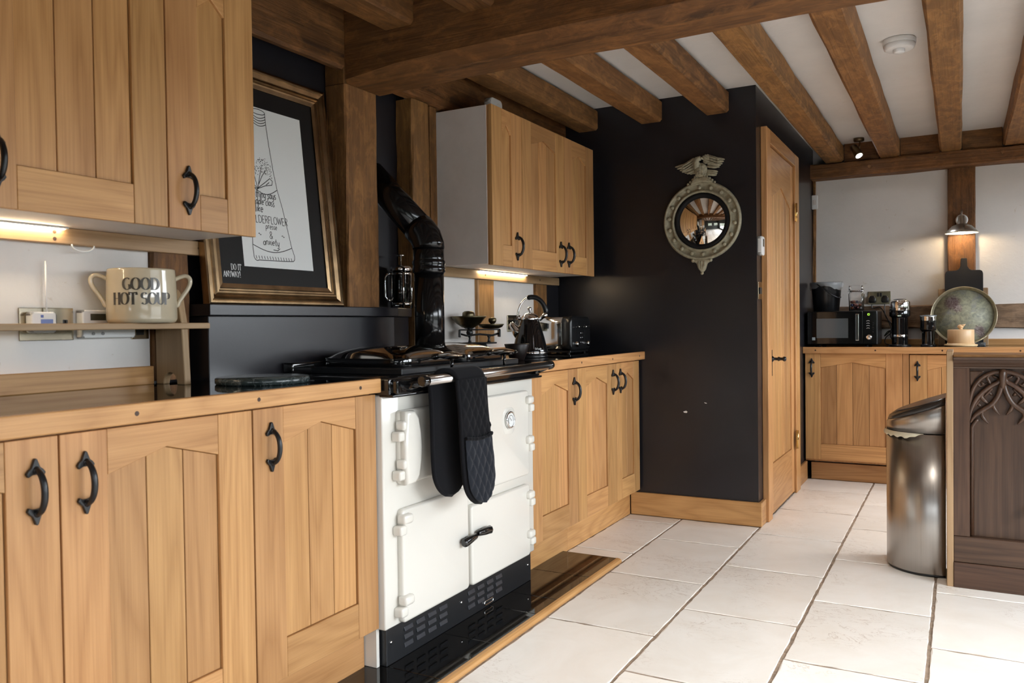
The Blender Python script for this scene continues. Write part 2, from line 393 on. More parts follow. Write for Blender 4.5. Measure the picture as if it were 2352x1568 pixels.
for i, (ax, a, b, z0, z1) in enumerate(WIN):
    fr = MB()
    P = (lambda u, d, v: (XR+.06+d, u, v)) if ax == 'x' else (lambda u, d, v: (u, YF-.06-d, v))
    t = .05
    for r_ in (rect(a, b, z0, z0+t), rect(a, b, z1-t, z1), rect(a, a+t, z0+t, z1-t), rect(b-t, b, z0+t, z1-t)): fr.prism(r_, 0, .05, P)
    w = struct('window_%d' % (i+1), fr, 'white_wood', 'white painted window frame letting in daylight')
    for k in range(1, 4): obj('mullion', MB().prism(rect(a+(b-a)*k/4-.02, a+(b-a)*k/4+.02, z0+t, z1-t), .005, .045, P), 'white_wood', w)
    obj('glazing_bar', MB().prism(rect(a+t, b-t, (z0+z1)/2-.012, (z0+z1)/2+.012), .012, .038, P), 'white_wood', w)
    L = bpy.data.lights.new('window_portal', 'AREA'); L.shape = 'RECTANGLE'; L.size = b-a; L.size_y = z1-z0; L.cycles.is_portal = True
    lo = bpy.data.objects.new('window_portal', L); COL.objects.link(lo)
    lo.location = (XR+.19, (a+b)/2, (z0+z1)/2) if ax == 'x' else ((a+b)/2, YF-.19, (z0+z1)/2)
    lo.rotation_euler = (PI/2, 0, PI/2) if ax == 'x' else (-PI/2, 0, PI)
    lo.rotation_euler = Vector((-1, 0, 0) if ax == 'x' else (0, 1, 0)).to_track_quat('-Z', 'Y').to_euler()
struct('ground_outside', box(XR+.2, 40, -30, 36, -.4, -.2), 'lawn', 'pale paved terrace outside the windows')
struct('ground_outside', box(-30, XR+.2, -40, YF-.2, -.4, -.2), 'lawn', 'pale paved terrace outside the windows')

def hedge(x0, x1, y0, y1, z1, seed):
    r = random.Random(seed); mb = MB(); nx, ny, nz = max(2, int((x1-x0)/.5)), max(2, int((y1-y0)/.5)), 7
    V = {}; F = []
    for i in range(nx+1):
        for j in range(ny+1):
            for k in range(nz+1):
                if i in (0, nx) or j in (0, ny) or k == nz: V[i, j, k] = (x0+(x1-x0)*i/nx+r.uniform(-.15, .15), y0+(y1-y0)*j/ny+r.uniform(-.15, .15), -.2+(z1+.2)*k/nz+(r.uniform(-.2, .2) if k else 0))
    ks = list(V); ix = {q: n for n, q in enumerate(ks)}
    for i in range(nx):
        for k in range(nz):
            for j in (0, ny): F.append([ix[i, j, k], ix[i+1, j, k], ix[i+1, j, k+1], ix[i, j, k+1]])
    for j in range(ny):
        for k in range(nz):
            for i in (0, nx): F.append([ix[i, j, k], ix[i, j+1, k], ix[i, j+1, k+1], ix[i, j, k+1]])
    for i in range(nx):
        for j in range(ny): F.append([ix[i, j, nz], ix[i+1, j, nz], ix[i+1, j+1, nz], ix[i, j+1, nz]])
    mb.add([V[q] for q in ks], F, True); bmesh.ops.recalc_face_normals(mb.bm, faces=mb.bm.faces[:]); return mb
tag(obj('garden_hedge', hedge(8.5, 9.7, -22, 28, 1.5, 1), 'hedge', base=(9, 3, -.2)), 'clipped garden hedge seen through the windows', 'hedge')  # hedge added to block low sky and darken the upper room
tag(obj('garden_hedge', hedge(-14, 8, -9.5, -8.3, 1.9, 2), 'hedge', base=(0, -9, -.2)), 'garden hedge beyond the window behind the camera', 'hedge')  # second added hedge, blocks low sky behind the camera
# ---------------------------------------------------------------- timber frame
def timber(x0, x1, y0, y1, z0, z1, ax, cham=.008, jit=.004, seg=.16, seed=0, cham_fn=None):
    """hewn beam swept along an axis with uneven, lightly chamfered edges"""
    r = random.Random(seed); lo = (x0, y0, z0)['xyz'.index(ax)]; hi = (x1, y1, z1)['xyz'.index(ax)]
    (a0, a1), (b0, b1) = {'x': ((y0, y1), (z0, z1)), 'y': ((x0, x1), (z0, z1)), 'z': ((x0, x1), (y0, y1))}[ax]
    n = max(2, int((hi-lo)/seg)); V, F = [], []
    for k in range(n+1):
        t = lo+(hi-lo)*k/n; c = cham_fn(t) if cham_fn else cham; w = jit if 0 < k < n else jit*.3
        for ua, ub in ((a0+c, b0), (a1-c, b0), (a1, b0+c), (a1, b1-cham), (a1-cham, b1), (a0+cham, b1), (a0, b1-cham), (a0, b0+c)):
            p = (ua+r.uniform(-w, w), ub+r.uniform(-w, w))
            V.append({'x': (t, *p), 'y': (p[0], t, p[1]), 'z': (*p, t)}[ax])
    for k in range(n):
        for j in range(8): F.append((k*8+j, k*8+(j+1) % 8, k*8+8+(j+1) % 8, k*8+8+j))
    F += [tuple(range(8)), tuple(n*8+j for j in range(8))]
    mb = MB(); mb.add(V, F); bmesh.ops.recalc_face_normals(mb.bm, faces=mb.bm.faces[:]); return mb
ch = lambda t: .012 if t < -1.86 else min(.045, .012+(t+1.86)*.5)
tag(obj('tie_beam', timber(-2.04, XR, 2.44, 2.66, 2.005, ZC-.007, 'x', .012, .0035, .22, 1, ch), 'beam_x', base=(-2.04, 2.55, 2.005)),
    'massive chamfered oak tie beam crossing the whole ceiling', 'beam', kind='thing')
JX = [-1.89, -1.508, -1.14, -.777, -.42, -.05, .31, .68, 1.05, 1.42]
JL = ['oak joist above the wall cupboards, nearest the corner of the dark wall', 'second oak joist from the wall cupboards, ending in the dark wall',
      'third oak joist, ending in the dark wall above the eagle mirror', 'oak joist passing the corner of the dark wall above the pantry door',
      'oak joist between the ceiling spotlight and the smoke alarm', 'oak joist just beside the smoke alarm, towards the wall lamp', 'oak joist at the right edge, beyond the wall lamp']
for i, x in enumerate(JX):
    y1 = 4.40 if i < 3 else 6.19
    o = obj('ceiling_joist', timber(x-.064, x+.064, 2.66, y1, 2.195, ZC-.007, 'y', .012, .0028, .30, 20+i), 'joist_y', base=(x, 2.7, 2.195))
    tag(o, JL[i] if i < 7 else 'oak ceiling joist outside the picture towards the windows', 'beam', 'oak joists beyond the tie beam', 'thing')
for i, x in enumerate([-1.79, -1.455, -1.11, -.76, -.41, -.06, .29, .64, .99, 1.34]):
    o = obj('ceiling_joist', timber(x-.068, x+.068, YF, 2.44, 2.165, ZC-.007, 'y', .014, .0035, .30, 50+i), 'beam_y', base=(x, 0, 2.165))
    tag(o, ['dark oak joist meeting the tie beam next to the post', 'second dark oak joist meeting the near side of the tie beam'][i] if i < 2 else 'oak ceiling joist overhead, out of the picture', 'beam', 'oak joists on the near side of the tie beam', 'thing')
def post(name, label, mb, mat='beam_z', base=None): return tag(obj(name, mb, mat, base=base), label, 'post' if 'post' in name or 'stud' in name else 'beam', kind='thing')
post('timber_post', 'thick oak post standing on the dark shelf beside the framed print', timber(-2.14, -2.04, 2.437, 2.63, 1.1575, 2.004, 'z', .006, .003, .12, 3), 'joist_z', (-2.09, 2.53, 1.157))
post('timber_post', 'dark upper length of post under the ceiling beside the tie beam', timber(-2.14, -2.042, 2.437, 2.63, 2.006, ZC-.007, 'z', .006, .002, .2, 31), 'beam_z', (-2.09, 2.53, 2.005))
post('timber_post', 'oak post behind the black flue pipe beside the white cupboard side', timber(-2.14, -2.05, 2.885, 3.01, .93, 2.055, 'z', .006, .003, .12, 4), 'joist_z', (-2.09, 2.95, .93))
post('timber_stud', 'narrow oak strip between post and white cupboard side', timber(-2.088, -2.06, 3.035, 3.085, 1.30, 2.055, 'z', .003, .001, .2, 41), 'beam_z', (-2.07, 3.06, 1.30))
post('timber_post', 'brown post behind the cream soup pot', timber(-2.14, -2.075, 1.602, 1.735, .93, 2.055, 'z', .006, .003, .12, 5), 'beam_z', (-2.1, 1.67, .93))
post('timber_stud', 'pale oak stud in the plaster behind the weighing scales', timber(-2.095, -2.07, 3.445, 3.60, .99, 1.306, 'z', .004, .002, .12, 6), 'oak_z', (-2.08, 3.52, .99))
post('timber_stud', 'dark oak stud at the wall corner behind the toaster', timber(-2.095, -2.066, 4.075, 4.20, .99, 1.306, 'z', .006, .003, .12, 7), 'joist_z', (-2.08, 4.14, .99))
post('wall_plate', 'dark oak wall plate above the framed print', timber(-2.0855, -2.04, -1.5, 2.436, 2.057, ZC-.007, 'y', .01, .005, .15, 8), 'beam_y', (-2.09, 1, 2.057))
post('wall_plate', 'dark oak wall plate above the wall cupboards beyond the tie beam', timber(-2.0855, -2.03, 2.667, 4.40, 2.057, ZC-.007, 'y', .01, .005, .15, 9), 'beam_y', (-2.09, 3.5, 2.057))
post('wall_beam', 'long oak beam along the top of the back wall with pegs', timber(-.934, XR, 6.165, YB+.01, 2.092, 2.192, 'x', .008, .004, .15, 10), 'beam_x', (-.934, 6.2, 2.092))
wb = [o for o in COL.objects if o.name.startswith('wall_beam')][-1]
for x, z in ((-.545, 2.140), (-.14, 2.155), (.245, 2.15)): obj('peg', MB().cyl((x, 6.17, z), (x, 6.147, z), .011, 8, False), 'joist_y', wb)
for i in range(3, 9):
    o = obj('blocking_board', box(JX[i]+.066, JX[i+1]-.066, 6.20, 6.23, 2.192, ZC), 'beam_x', base=((JX[i]+JX[i+1])/2, 6.215, 2.192))
    tag(o, {3: 'dark board between joists behind the ceiling spotlight', 4: 'dark board between joists left of the wall lamp post', 5: 'dark board between joists right of the wall lamp post'}.get(i, 'dark board closing the gap between joists, outside the picture'), 'board', 'boards closing the gaps between joists', 'thing')
post('timber_post', 'oak post in the back wall carrying the lamp', timber(-.07, .092, 6.262, YB+.01, .99, 2.092, 'z', .004, .002, .12, 11), 'beam_z', (0, 6.28, .99))
post('timber_stud', 'thin oak fillet in the corner of white wall and dark wall', timber(-.934, -.915, 6.275, YB+.005, .92, 2.092, 'z', .003, .003, .1, 12), 'joist_z', (-.93, 6.29, .92))
post('wall_rail', 'weathered brown oak rail across the back wall behind the microwave', timber(-.911, -.071, 6.27, YB+.01, 1.022, 1.178, 'x', .006, .006, .1, 13), 'weathered', (-.93, 6.28, 1.02))
post('wall_rail', 'weathered brown oak rail across the back wall right of the round tray', timber(.093, XR, 6.27, YB+.01, 1.022, 1.178, 'x', .006, .006, .1, 14), 'weathered', (.093, 6.28, 1.02))

# baseboards
def bb(name, mb, mat, label): return struct(name, mb, mat, label)
bb('baseboard_front', box(-1.642, -.915, 4.38, 4.40, 0, .127, .004, 2), 'oak_x', 'oak skirting board below the mirror wall')
bb('baseboard_side', box(-.935, -.915, 4.401, 4.498, 0, .127, .004, 2), 'oak_y', 'short oak skirting board beside the door')
bb('baseboard_corner', box(-.935, -.915, 5.515, 5.86, 0, .127, .004, 2), 'oak_y', 'oak skirting board between door and back cupboards')

# pantry door
XD = -.935
P = PX(XD)
dr = struct('door_1', MB().prism(rect(4.605, 5.355, .012, 2.045), .001, .008, P), 'oak_z', 'ledged oak door with pointed panel in the dark wall')
def arch(u, a, b, s, p): m = (a+b)/2; return s+(p-s)*(1-abs(u-m)/((b-a)/2))
def planks(parent, P, a, b, n, z0, s, p, d0, d1, mat, gap=.0012, bev=.0012, name='plank'):
    for i in range(n):
        u0, u1 = a+(b-a)*i/n+gap, a+(b-a)*(i+1)/n-gap; m = (a+b)/2
        top = [(u1, arch(u1, a, b, s, p))]+([(m, p)] if u0 < m < u1 else [])+[(u0, arch(u0, a, b, s, p))]
        obj(name, MB().prism([(u0, z0), (u1, z0)]+top, d0, d1, P, bev), mat, parent)
obj('stile', MB().prism(rect(4.607, 4.69, .012, 2.043), .008, .020, P, .0015), 'oak_z', dr)
obj('stile', MB().prism(rect(5.27, 5.353, .012, 2.043), .008, .020, P, .0015), 'oak_z', dr)
planks(dr, P, 4.692, 5.268, 6, .29, 1.77, 1.86, .008, .0135, 'oak_z', .0028, .002)
obj('top_rail', MB().prism([(4.691, 2.043), (5.269, 2.043), (5.269, 1.77), (4.98, 1.86), (4.691, 1.77)], .008, .020, P, .0015), 'oak_y', dr)
obj('bottom_rail', MB().prism(rect(4.691, 5.269, .012, .288), .008, .020, P, .0015), 'oak_y', dr)
for a, b, z0, z1 in ((4.508, 4.60, 0, 2.125), (5.36, 5.495, 0, 2.125)): obj('door_jamb', MB().prism(rect(a, b, z0, z1-.0), .0, .034, P, .003), 'oak_z', dr)
obj('door_head', MB().prism(rect(4.601, 5.359, 2.05, 2.125), .0, .034, P, .003), 'oak_y', dr)
for z in (1.76, .34):
    h = obj('hinge', MB().prism(rect(5.335, 5.385, z-.055, z+.055), .0345, .0375, P, .0008), 'brass', dr)
    obj('knuckle', MB().cyl((XD+.040, 5.357, z-.057), (XD+.040, 5.357, z+.057), .0065, 10), 'brass', h)
hp = obj('handle_plate', MB().prism(rect(4.637, 4.667, .78, .925), .0205, .0245, P, .001), 'iron', dr)
obj('lever', MB().lathe([(0, 0), (.016, 0), (.016, .006), (.008, .012), (.008, .03), (.013, .036), (.008, .046), (.008, .056), (.014, .064), (.012, .074), (.007, .076), (0, .078)], (XD+.024, 4.652, .875), 14, 'x'), 'iron', hp)

# ---------------------------------------------------------------- hearth
hr = thing('hearth', 'polished black granite hearth in front of the cream range cooker', 'hearth', (-1.5, 2.4, 0))
obj('bed', box(-1.642, -1.374, 1.43, 3.478, -.0025, .001), 'grout', hr)
HY = [1.43, 1.73, 2.042, 2.355, 2.669, 2.845, 3.16, 3.478]
for a, b in zip(HY, HY[1:]): obj('tile', box(-1.643, -1.3745, a+.0012, b-.0012, .001, .014, .0012), 'granite', hr)
obj('wooden_edging', MB().prism([(-1.374, -.0025), (-1.350, -.0025), (-1.350, .003), (-1.354, .010), (-1.362, .014), (-1.374, .0145)], 1.43, 3.478, lambda u, d, v: (u, d, v)), 'oak_y', hr)
# ================================================================ cupboards
def handle_mesh(P0):
    mb = MB()
    f = lambda u, d, v: Vector(P0(u, d, v))
    pts = [f(0, .004, -.046), f(0, .010, -.043)]+arc3(lambda a: f(0, .008+.026*math.sin(a), -.042*math.cos(a)), 20, 160, 12)+[f(0, .010, .043), f(0, .004, .046)]
    n = len(pts); rs = [.0048+.0018*math.sin(PI*i/(n-1)) for i in range(n)]
    mb.tube(pts, rs, 10)
    sp = [(0, .0), (-.006, .0), (-.0135, -.004), (-.0165, .003), (-.0125, .009), (-.0075, .013), (-.0050, .020), (-.0025, .0275), (0, .030)]
    poly = sp+[(-u, v) for u, v in sp[-2:0:-1]]
    for s in (1, -1):
        mb.prism([(u*1.15, s*(.0335+v*1.08)) for u, v in poly], .0, .0085, P0, .0016, 2, False)
        b = MB().ball((0, 0, 0), .0075, 8); b.xf(Matrix.Translation(f(0, .0065, s*.043))); mb.merge(b.bm)
    return mb
HM = {'+X': mesh_only('handle', handle_mesh(PX(0)), 'iron'), '-Y': mesh_only('handle', handle_mesh(PY(0)), 'iron')}
def door(parent, face, pos, u0, u1, z0, z1, st, n, peak, spring, rail, hu, hz, name='door'):
    """framed and boarded door: backing, stiles, rails, boards, handle"""
    P = PX(pos) if face == '+X' else PY(pos); h = 'oak_y' if face == '+X' else 'oak_x'
    g = .0015; u0 += g; u1 -= g; s0, s1 = st
    d = obj(name, MB().prism(rect(u0+.002, u1-.002, z0+.002, z1-.002), -.006, .003, P), 'oak_z', parent)
    a, b = u0+s0, u1-s1; gp = .0007; m = (a+b)/2
    obj('stile', MB().prism(rect(u0, a-gp, z0, z1), .003, .020, P, .0012), 'oak_z', d)
    obj('stile', MB().prism(rect(b+gp, u1, z0, z1), .003, .020, P, .0012), 'oak_z', d)
    obj('top_rail', MB().prism([(a, z1), (b, z1), (b, spring), (m, peak), (a, spring)], .003, .0195, P, .0012), h, d)
    obj('bottom_rail', MB().prism(rect(a, b, z0, rail), .003, .0195, P, .0012), h, d)
    planks(d, P, a, b, n, rail+gp, spring-gp, peak-gp, .003, .0125, 'oak_z')
    if hu is not None: link('handle', HM[face], None, d, P(hu, .020, hz))
    return d
DX = -1.603      # back of the base doors; their faces stand at -1.583
def base_unit(label, y0, y1, doors, plinth=(0, 1)):
    c = thing('base_cabinet', label, 'cabinet', (DX-.2, (y0+y1)/2, 0), 'oak base cupboards along the range wall')
    obj('carcass', box(-2.085, DX-.0065, y0+.001, y1-.001, .13, .878), 'oak_z', c)
    obj('plinth', box(-1.665, -1.645, y0, y1, .0 if y0 > 3 else .0, .143, .001), 'oak_y', c)
    for a in doors: door(c, '+X', DX, *a)
    return c
Z0, Z1, PK, SP, RL = .145, .872, .815, .775, .25
base_unit('oak base cupboard partly cut off at the left edge below the worktop', -.03, .485, [(-.03, .485, Z0, Z1, (.1, .1), 3, PK, SP, RL, .03, .768)])
base_unit('double-door oak base cupboard under the black worktop near the soup pot', .486, 1.509, [(.487, .997, Z0, Z1, (.105, .105), 3, PK, SP, RL, .946, .768), (.998, 1.508, Z0, Z1, (.104, .108), 3, PK, SP, RL, 1.05, .768)])
base_unit('single-door oak base cupboard beside the cream range cooker, handle on its left', 1.51, 2.012, [(1.51, 2.011, Z0, Z1, (.106, .095), 3, PK, SP, RL, 1.569, .770)])
base_unit('single-door oak base cupboard right of the range cooker, handle on its right', 3.04, 3.531, [(3.042, 3.530, Z0, Z1, (.108, .103), 3, PK, SP, RL, 3.488, .768)])
base_unit('double-door oak base cupboard below the kettle and toaster against the dark wall', 3.532, 4.378, [(3.532, 4.026, Z0, Z1, (.098, .125), 3, PK, SP, RL, 3.975, .777), (4.028, 4.376, Z0, Z1, (.074, .09), 2, PK, SP, RL, 4.079, .777)])

def worktop(label, x0, x1, y0, y1, z, face, plugs, upstand, base):
    w = thing('worktop', label, 'worktop', base, 'granite worktops with oak edging')
    if face == '+X':
        obj('granite_slab', box(x0, x1-.022, y0, y1, z-.018, z, .001), 'granite', w)
        obj('subtop', box(x0, x1-.023, y0, y1, z-.042, z-.018), 'oak_y', w)
        e = obj('oak_edging', box(x1-.022, x1, y0, y1, z-.043, z+.0005, .003, 2), 'oak_y', w)
        for y in plugs: obj('plug', MB().cyl((x1-.002, y, z-.0215), (x1+.0006, y, z-.0215), .0055, 10), 'dark_oak_x', e)
    else:
        obj('granite_slab', box(x0, x1, y0+.022, y1, z-.018, z, .001), 'granite', w)
        obj('subtop', box(x0, x1, y0+.023, y1, z-.042, z-.018), 'oak_x', w)
        e = obj('oak_edging', box(x0, x1, y0, y0+.022, z-.043, z+.0005, .003, 2), 'oak_x', w)
        for x in plugs: obj('plug', MB().cyl((x, y0+.002, z-.0215), (x, y0-.0006, z-.0215), .0055, 10), 'dark_oak_y', e)
    for q in upstand: obj('upstand', box(*q, .002), 'oak_y' if face == '+X' else 'oak_x', w)
    return w
ZW, ZB = .922, .906
worktop('black granite worktop with oak edge left of the range cooker', -2.088, -1.555, -.3, 2.004, ZW, '+X', (.1, .45, .80, 1.155, 1.505, 1.905), [(-2.088, -2.066, -.3, 1.595, ZW, .975)], (-1.8, 1, ZW-.043))
worktop('black granite worktop with oak edge carrying kettle and toaster', -2.088, -1.555, 3.041, 4.398, ZW, '+X', (3.52, 3.91, 4.31), [(-2.088, -2.068, 3.041, 4.395, ZW, .966)], (-1.8, 3.7, ZW-.043))

XW = -1.81   # back of wall cupboard doors (faces at -1.79)
def wall_unit(label, y0, y1, doors, loc):
    c = thing('wall_cabinet', label, 'cabinet', loc, 'oak wall cupboards')
    t = .016
    obj('side_panel', box(-2.0885, XW-.0065, y0, y0+t, 1.352, 2.045, .0005), 'white_board', c)
    obj('side_panel', box(-2.0885, XW-.0065, y1-t, y1, 1.352, 2.045, .0005), 'white_board', c)
    obj('bottom_panel', box(-2.0885, XW-.0065, y0+t, y1-t, 1.352, 1.368), 'white_board', c)
    obj('top_panel', box(-2.0885, XW-.0065, y0+t, y1-t, 2.029, 2.045), 'white_board', c)
    for a in doors: door(c, '+X', XW, *a)
    return c
WZ0, WZ1, WPK, WSP, WRL = 1.345, 2.047, 1.98, 1.942, 1.441
wall_unit('oak wall cupboards above the cream soup pot at the left edge', -.2, 1.735, [(-.199, .94, WZ0, WZ1, (.1, .1), 6, WPK, WSP, WRL, None, 0), (.941, 1.435, WZ0, WZ1, (.107, .098), 3, WPK, WSP, WRL, 1.004, 1.446), (1.436, 1.735, WZ0, WZ1, (.101, .102), 1, WPK, WSP, WRL, 1.497, 1.447)], (-1.95, .8, 1.352))
wall_unit('oak wall cupboards with white side above the kettle', 3.108, 4.24, [(3.108, 3.39, WZ0, WZ1, (.092, .103), 1, WPK, WSP, WRL, 3.331, 1.442), (3.391, 3.855, WZ0, WZ1, (.094, .099), 3, WPK, WSP, WRL, 3.80, 1.438), (3.856, 4.24, WZ0, WZ1, (.097, .104), 2, WPK, WSP, WRL, 3.897, 1.441)], (-1.95, 3.67, 1.352))
for lab, y0, y1, sc in (('oak batten with screw holes under the wall cupboards above the soup pot', -.2, 1.80, (1.30, 1.76)), ('oak batten under the wall cupboards above the scales and kettle', 3.118, 4.352, (3.5, 4.1))):
    b = tag(obj('light_batten', box(-2.0885, -2.06, y0, y1, 1.308, 1.3515, .002), 'pale_oak_y', base=(-2.07, (y0+y1)/2, 1.308)), lab, 'batten', 'battens below wall cupboards')
    for y in sc:
        for dz in (.012, .030) if y == 1.30 else (.022,): obj('screw_hole', MB().cyl((-2.061, y, 1.308+dz), (-2.0592, y, 1.308+dz), .005, 8), 'dark_oak_x', b)
for lab, y0, y1 in (('lit warm strip light under the wall cupboards above the soup pot', .30, 1.33), ('lit warm strip light under the wall cupboards above the kettle', 3.42, 3.93)):
    t = thing('strip_light', lab, 'light', (-2.03, (y0+y1)/2, 1.338), 'under-cupboard strip lights')
    obj('housing', box(-2.056, -2.044, y0, y1, 1.3465, 1.3518, .001), 'white_plastic', t)
    obj('diffuser', box(-2.054, -2.047, y0+.01, y1-.01, 1.344, 1.3465), 'led', t)
tag(obj('lamp_cable', MB().tube(arc3(lambda a: (-2.055, 1.375+.032*math.cos(a), 1.309+.018*-abs(math.sin(a))), 0, 180, 12), .0022, 6), 'white_plastic', base=(-2.055, 1.4, 1.3)), 'white cable loop hanging below the oak batten', 'cable')

# back run
DY = 5.86
def back_unit(label, x0, x1, doors):
    c = thing('base_cabinet', label, 'cabinet', ((x0+x1)/2, DY+.2, 0), 'oak base cupboards along the back wall')
    obj('carcass', box(x0, x1, DY+.0065, 6.285, .13, .862), 'oak_z', c)
    obj('plinth', box(x0+.03 if x0 < -.9 else x0, x1, 5.905, 5.925, 0, .115, .001), 'oak_x', c)
    for a in doors: door(c, '-Y', DY, *a)
    return c
c = back_unit('wide oak base cupboard under the microwave by the dark wall', -.928, -.287, [(-.926, -.325, .145, .862, (.098, .098), 4, .803, .766, .25, -.881, .764)])
obj('filler_strip', box(-.324, -.288, DY-.018, DY+.006, .145, .862, .001), 'oak_z', c)
back_unit('oak base cupboard behind the steel bin', -.286, .24, [(-.285, .24, .145, .855, (.1, .1), 4, .80, .757, .25, -.239, .752)])
back_unit('oak base cupboard hidden behind the carved dark oak panel', .241, .80, [(.242, .798, .145, .855, (.1, .1), 4, .80, .757, .25, .29, .752)])
worktop('black granite worktop with oak edge along the back wall', -.934, 1.6, 5.80, 6.296, ZB, '-Y', (-.852, -.483, -.097, .32, .7), [(.06, 1.6, 6.276, 6.296, ZB, .948), (-.90, .059, 6.276, 6.296, ZB, .948)], (0, 6.05, ZB-.043))
# ================================================================ lettering: single-stroke skeleton letters
def A_(cx, cy, rx, ry, a0, a1, n=14): return [(cx+rx*math.cos(math.radians(a0+(a1-a0)*i/n)), cy+ry*math.sin(math.radians(a0+(a1-a0)*i/n))) for i in range(n+1)]
GL = {   # letter: (width, strokes)
 'G': (.78, [A_(.42, .5, .38, .5, 50, 300), [(.61, .07), (.68, .12), (.68, .42)], [(.50, .42), (.78, .42)]]),
 'O': (.84, [A_(.42, .5, .38, .5, 90, 450, 24)]), 'D': (.80, [[(.12, 0), (.12, 1)], [(.12, 1), (.34, 1)]+A_(.34, .5, .42, .5, 90, -90)+[(.12, 0)]]),
 'H': (.84, [[(.12, 0), (.12, 1)], [(.72, 0), (.72, 1)], [(.12, .52), (.72, .52)]]), 'T': (.76, [[(.38, 0), (.38, 1)], [(.02, .80), (.03, 1), (.73, 1), (.74, .80)]]),
 'S': (.62, [A_(.31, .745, .24, .255, 30, 250, 12)[:-1]+A_(.31, .255, .27, .255, 80, -150, 12)]), 'U': (.80, [[(.12, 1), (.12, .3)]+A_(.40, .30, .28, .30, 180, 360)+[(.68, 1)]]),
 'P': (.70, [[(.12, 0), (.12, 1)], [(.12, 1), (.36, 1)]+A_(.36, .74, .28, .26, 90, -90)+[(.12, .48)]]), 'I': (.30, [[(.15, 0), (.15, 1)]]),
 'A': (.74, [[(.02, 0), (.36, 1), (.72, 0)], [(.16, .36), (.58, .36)]]), 'N': (.80, [[(.10, 0), (.10, 1), (.70, 0), (.70, 1)]]),
 'Y': (.72, [[(.02, 1), (.36, .45), (.70, 1)], [(.36, .45), (.36, 0)]]), 'W': (1.0, [[(.02, 1), (.26, 0), (.50, .9), (.74, 0), (.98, 1)]]),
 '!': (.26, [[(.13, 1), (.13, .25)], [(.13, .08), (.13, 0)]]), 'E': (.60, [[(.56, 1), (.10, 1), (.10, 0), (.56, 0)], [(.10, .52), (.48, .52)]]),
 'L': (.56, [[(.10, 1), (.10, 0), (.54, 0)]]), 'F': (.56, [[(.56, 1), (.10, 1), (.10, 0)], [(.10, .52), (.46, .52)]]),
 'R': (.66, [[(.10, 0), (.10, 1), (.34, 1)]+A_(.34, .75, .26, .25, 90, -90)+[(.10, .5)], [(.32, .5), (.64, 0)]]),
 'n': (.46, [[(.06, .52), (.06, 0)], [(.06, .36)]+A_(.22, .36, .15, .16, 150, 0)+[(.37, 0)]]), 'o': (.46, [A_(.22, .26, .18, .26, 90, 450, 18)]),
 't': (.34, [[(.15, .85), (.15, .08), (.22, 0), (.30, .05)], [(.01, .56), (.30, .56)]]), 'h': (.48, [[(.06, 1), (.06, 0)], [(.06, .34)]+A_(.22, .36, .15, .16, 150, 0)+[(.37, 0)]]),
 'i': (.18, [[(.08, .52), (.08, 0)], [(.08, .72), (.09, .78)]]), 'g': (.46, [A_(.21, .28, .17, .24, 30, 390, 16), [(.38, .52), (.38, -.18)]+A_(.22, -.18, .16, .14, 0, -150)]),
 's': (.36, [A_(.18, .39, .12, .13, 40, 260, 8)+A_(.18, .13, .14, .13, 80, -150, 8)]), 'a': (.46, [A_(.20, .26, .17, .25, 30, 390, 16), [(.38, .52), (.38, .06), (.44, 0)]]),
 'y': (.44, [[(.04, .52), (.08, .1), (.2, .02), (.34, .14)], [(.38, .52), (.34, -.2), (.2, -.34), (.08, -.26)]]), 'm': (.66, [[(.06, .52), (.06, 0)], [(.06, .36)]+A_(.19, .36, .12, .16, 150, 0)+[(.31, 0)], [(.31, .36)]+A_(.45, .36, .13, .16, 150, 0)+[(.58, 0)]]),
 'd': (.46, [A_(.20, .26, .17, .25, 30, 390, 16), [(.38, 1), (.38, 0)]]), 'l': (.18, [[(.08, 1), (.08, .05), (.14, 0)]]),
 'e': (.42, [[(.05, .28), (.36, .30)]+A_(.21, .27, .16, .25, 10, 320, 14)]), 'c': (.38, [A_(.21, .26, .17, .26, 50, 310, 12)]), 'k': (.42, [[(.06, 1), (.06, 0)], [(.36, .5), (.08, .24), (.38, 0)]]),
 'p': (.46, [[(.06, .52), (.06, -.36)], A_(.22, .26, .17, .25, 150, -210, 16)]), 'r': (.34, [[(.06, .52), (.06, 0)], [(.06, .34)]+A_(.22, .34, .15, .17, 160, 50, 8)]),
 'x': (.40, [[(.03, .5), (.36, 0)], [(.36, .5), (.03, 0)]]), '&': (.66, [[(.62, 0), (.18, .66)]+A_(.32, .80, .16, .18, 200, -60, 12)+[(.12, .34)]+A_(.28, .22, .20, .22, 160, 300, 10)+[(.60, .42)]]),
 '~': (.6, [A_(.15, .3, .13, .12, 180, 0, 8)+A_(.43, .3, .13, .12, 180, 360, 8)[1:]]), ' ': (.3, [])}
def ribbon(mb, pts, wfun, mp):
    pts = [Vector(p) for p in pts]; m = len(pts); V = []
    for i, p in enumerate(pts):
        a = (p-pts[i-1]).normalized() if i else None; b = (pts[i+1]-p).normalized() if i < m-1 else None
        t = ((a or b)+(b or a)); t = t.normalized() if t.length > 1e-6 else (a or b)
        n = Vector((-t.y, t.x)); w = wfun(t)
        if a and b:
            c = max(.45, n.dot(Vector((-a.y, a.x)))); w = min(w/c, w*1.8)
        V += [mp(*(p+n*w/2)), mp(*(p-n*w/2))]
    mb.add(V, [(2*i, 2*i+1, 2*i+3, 2*i+2) for i in range(m-1)])
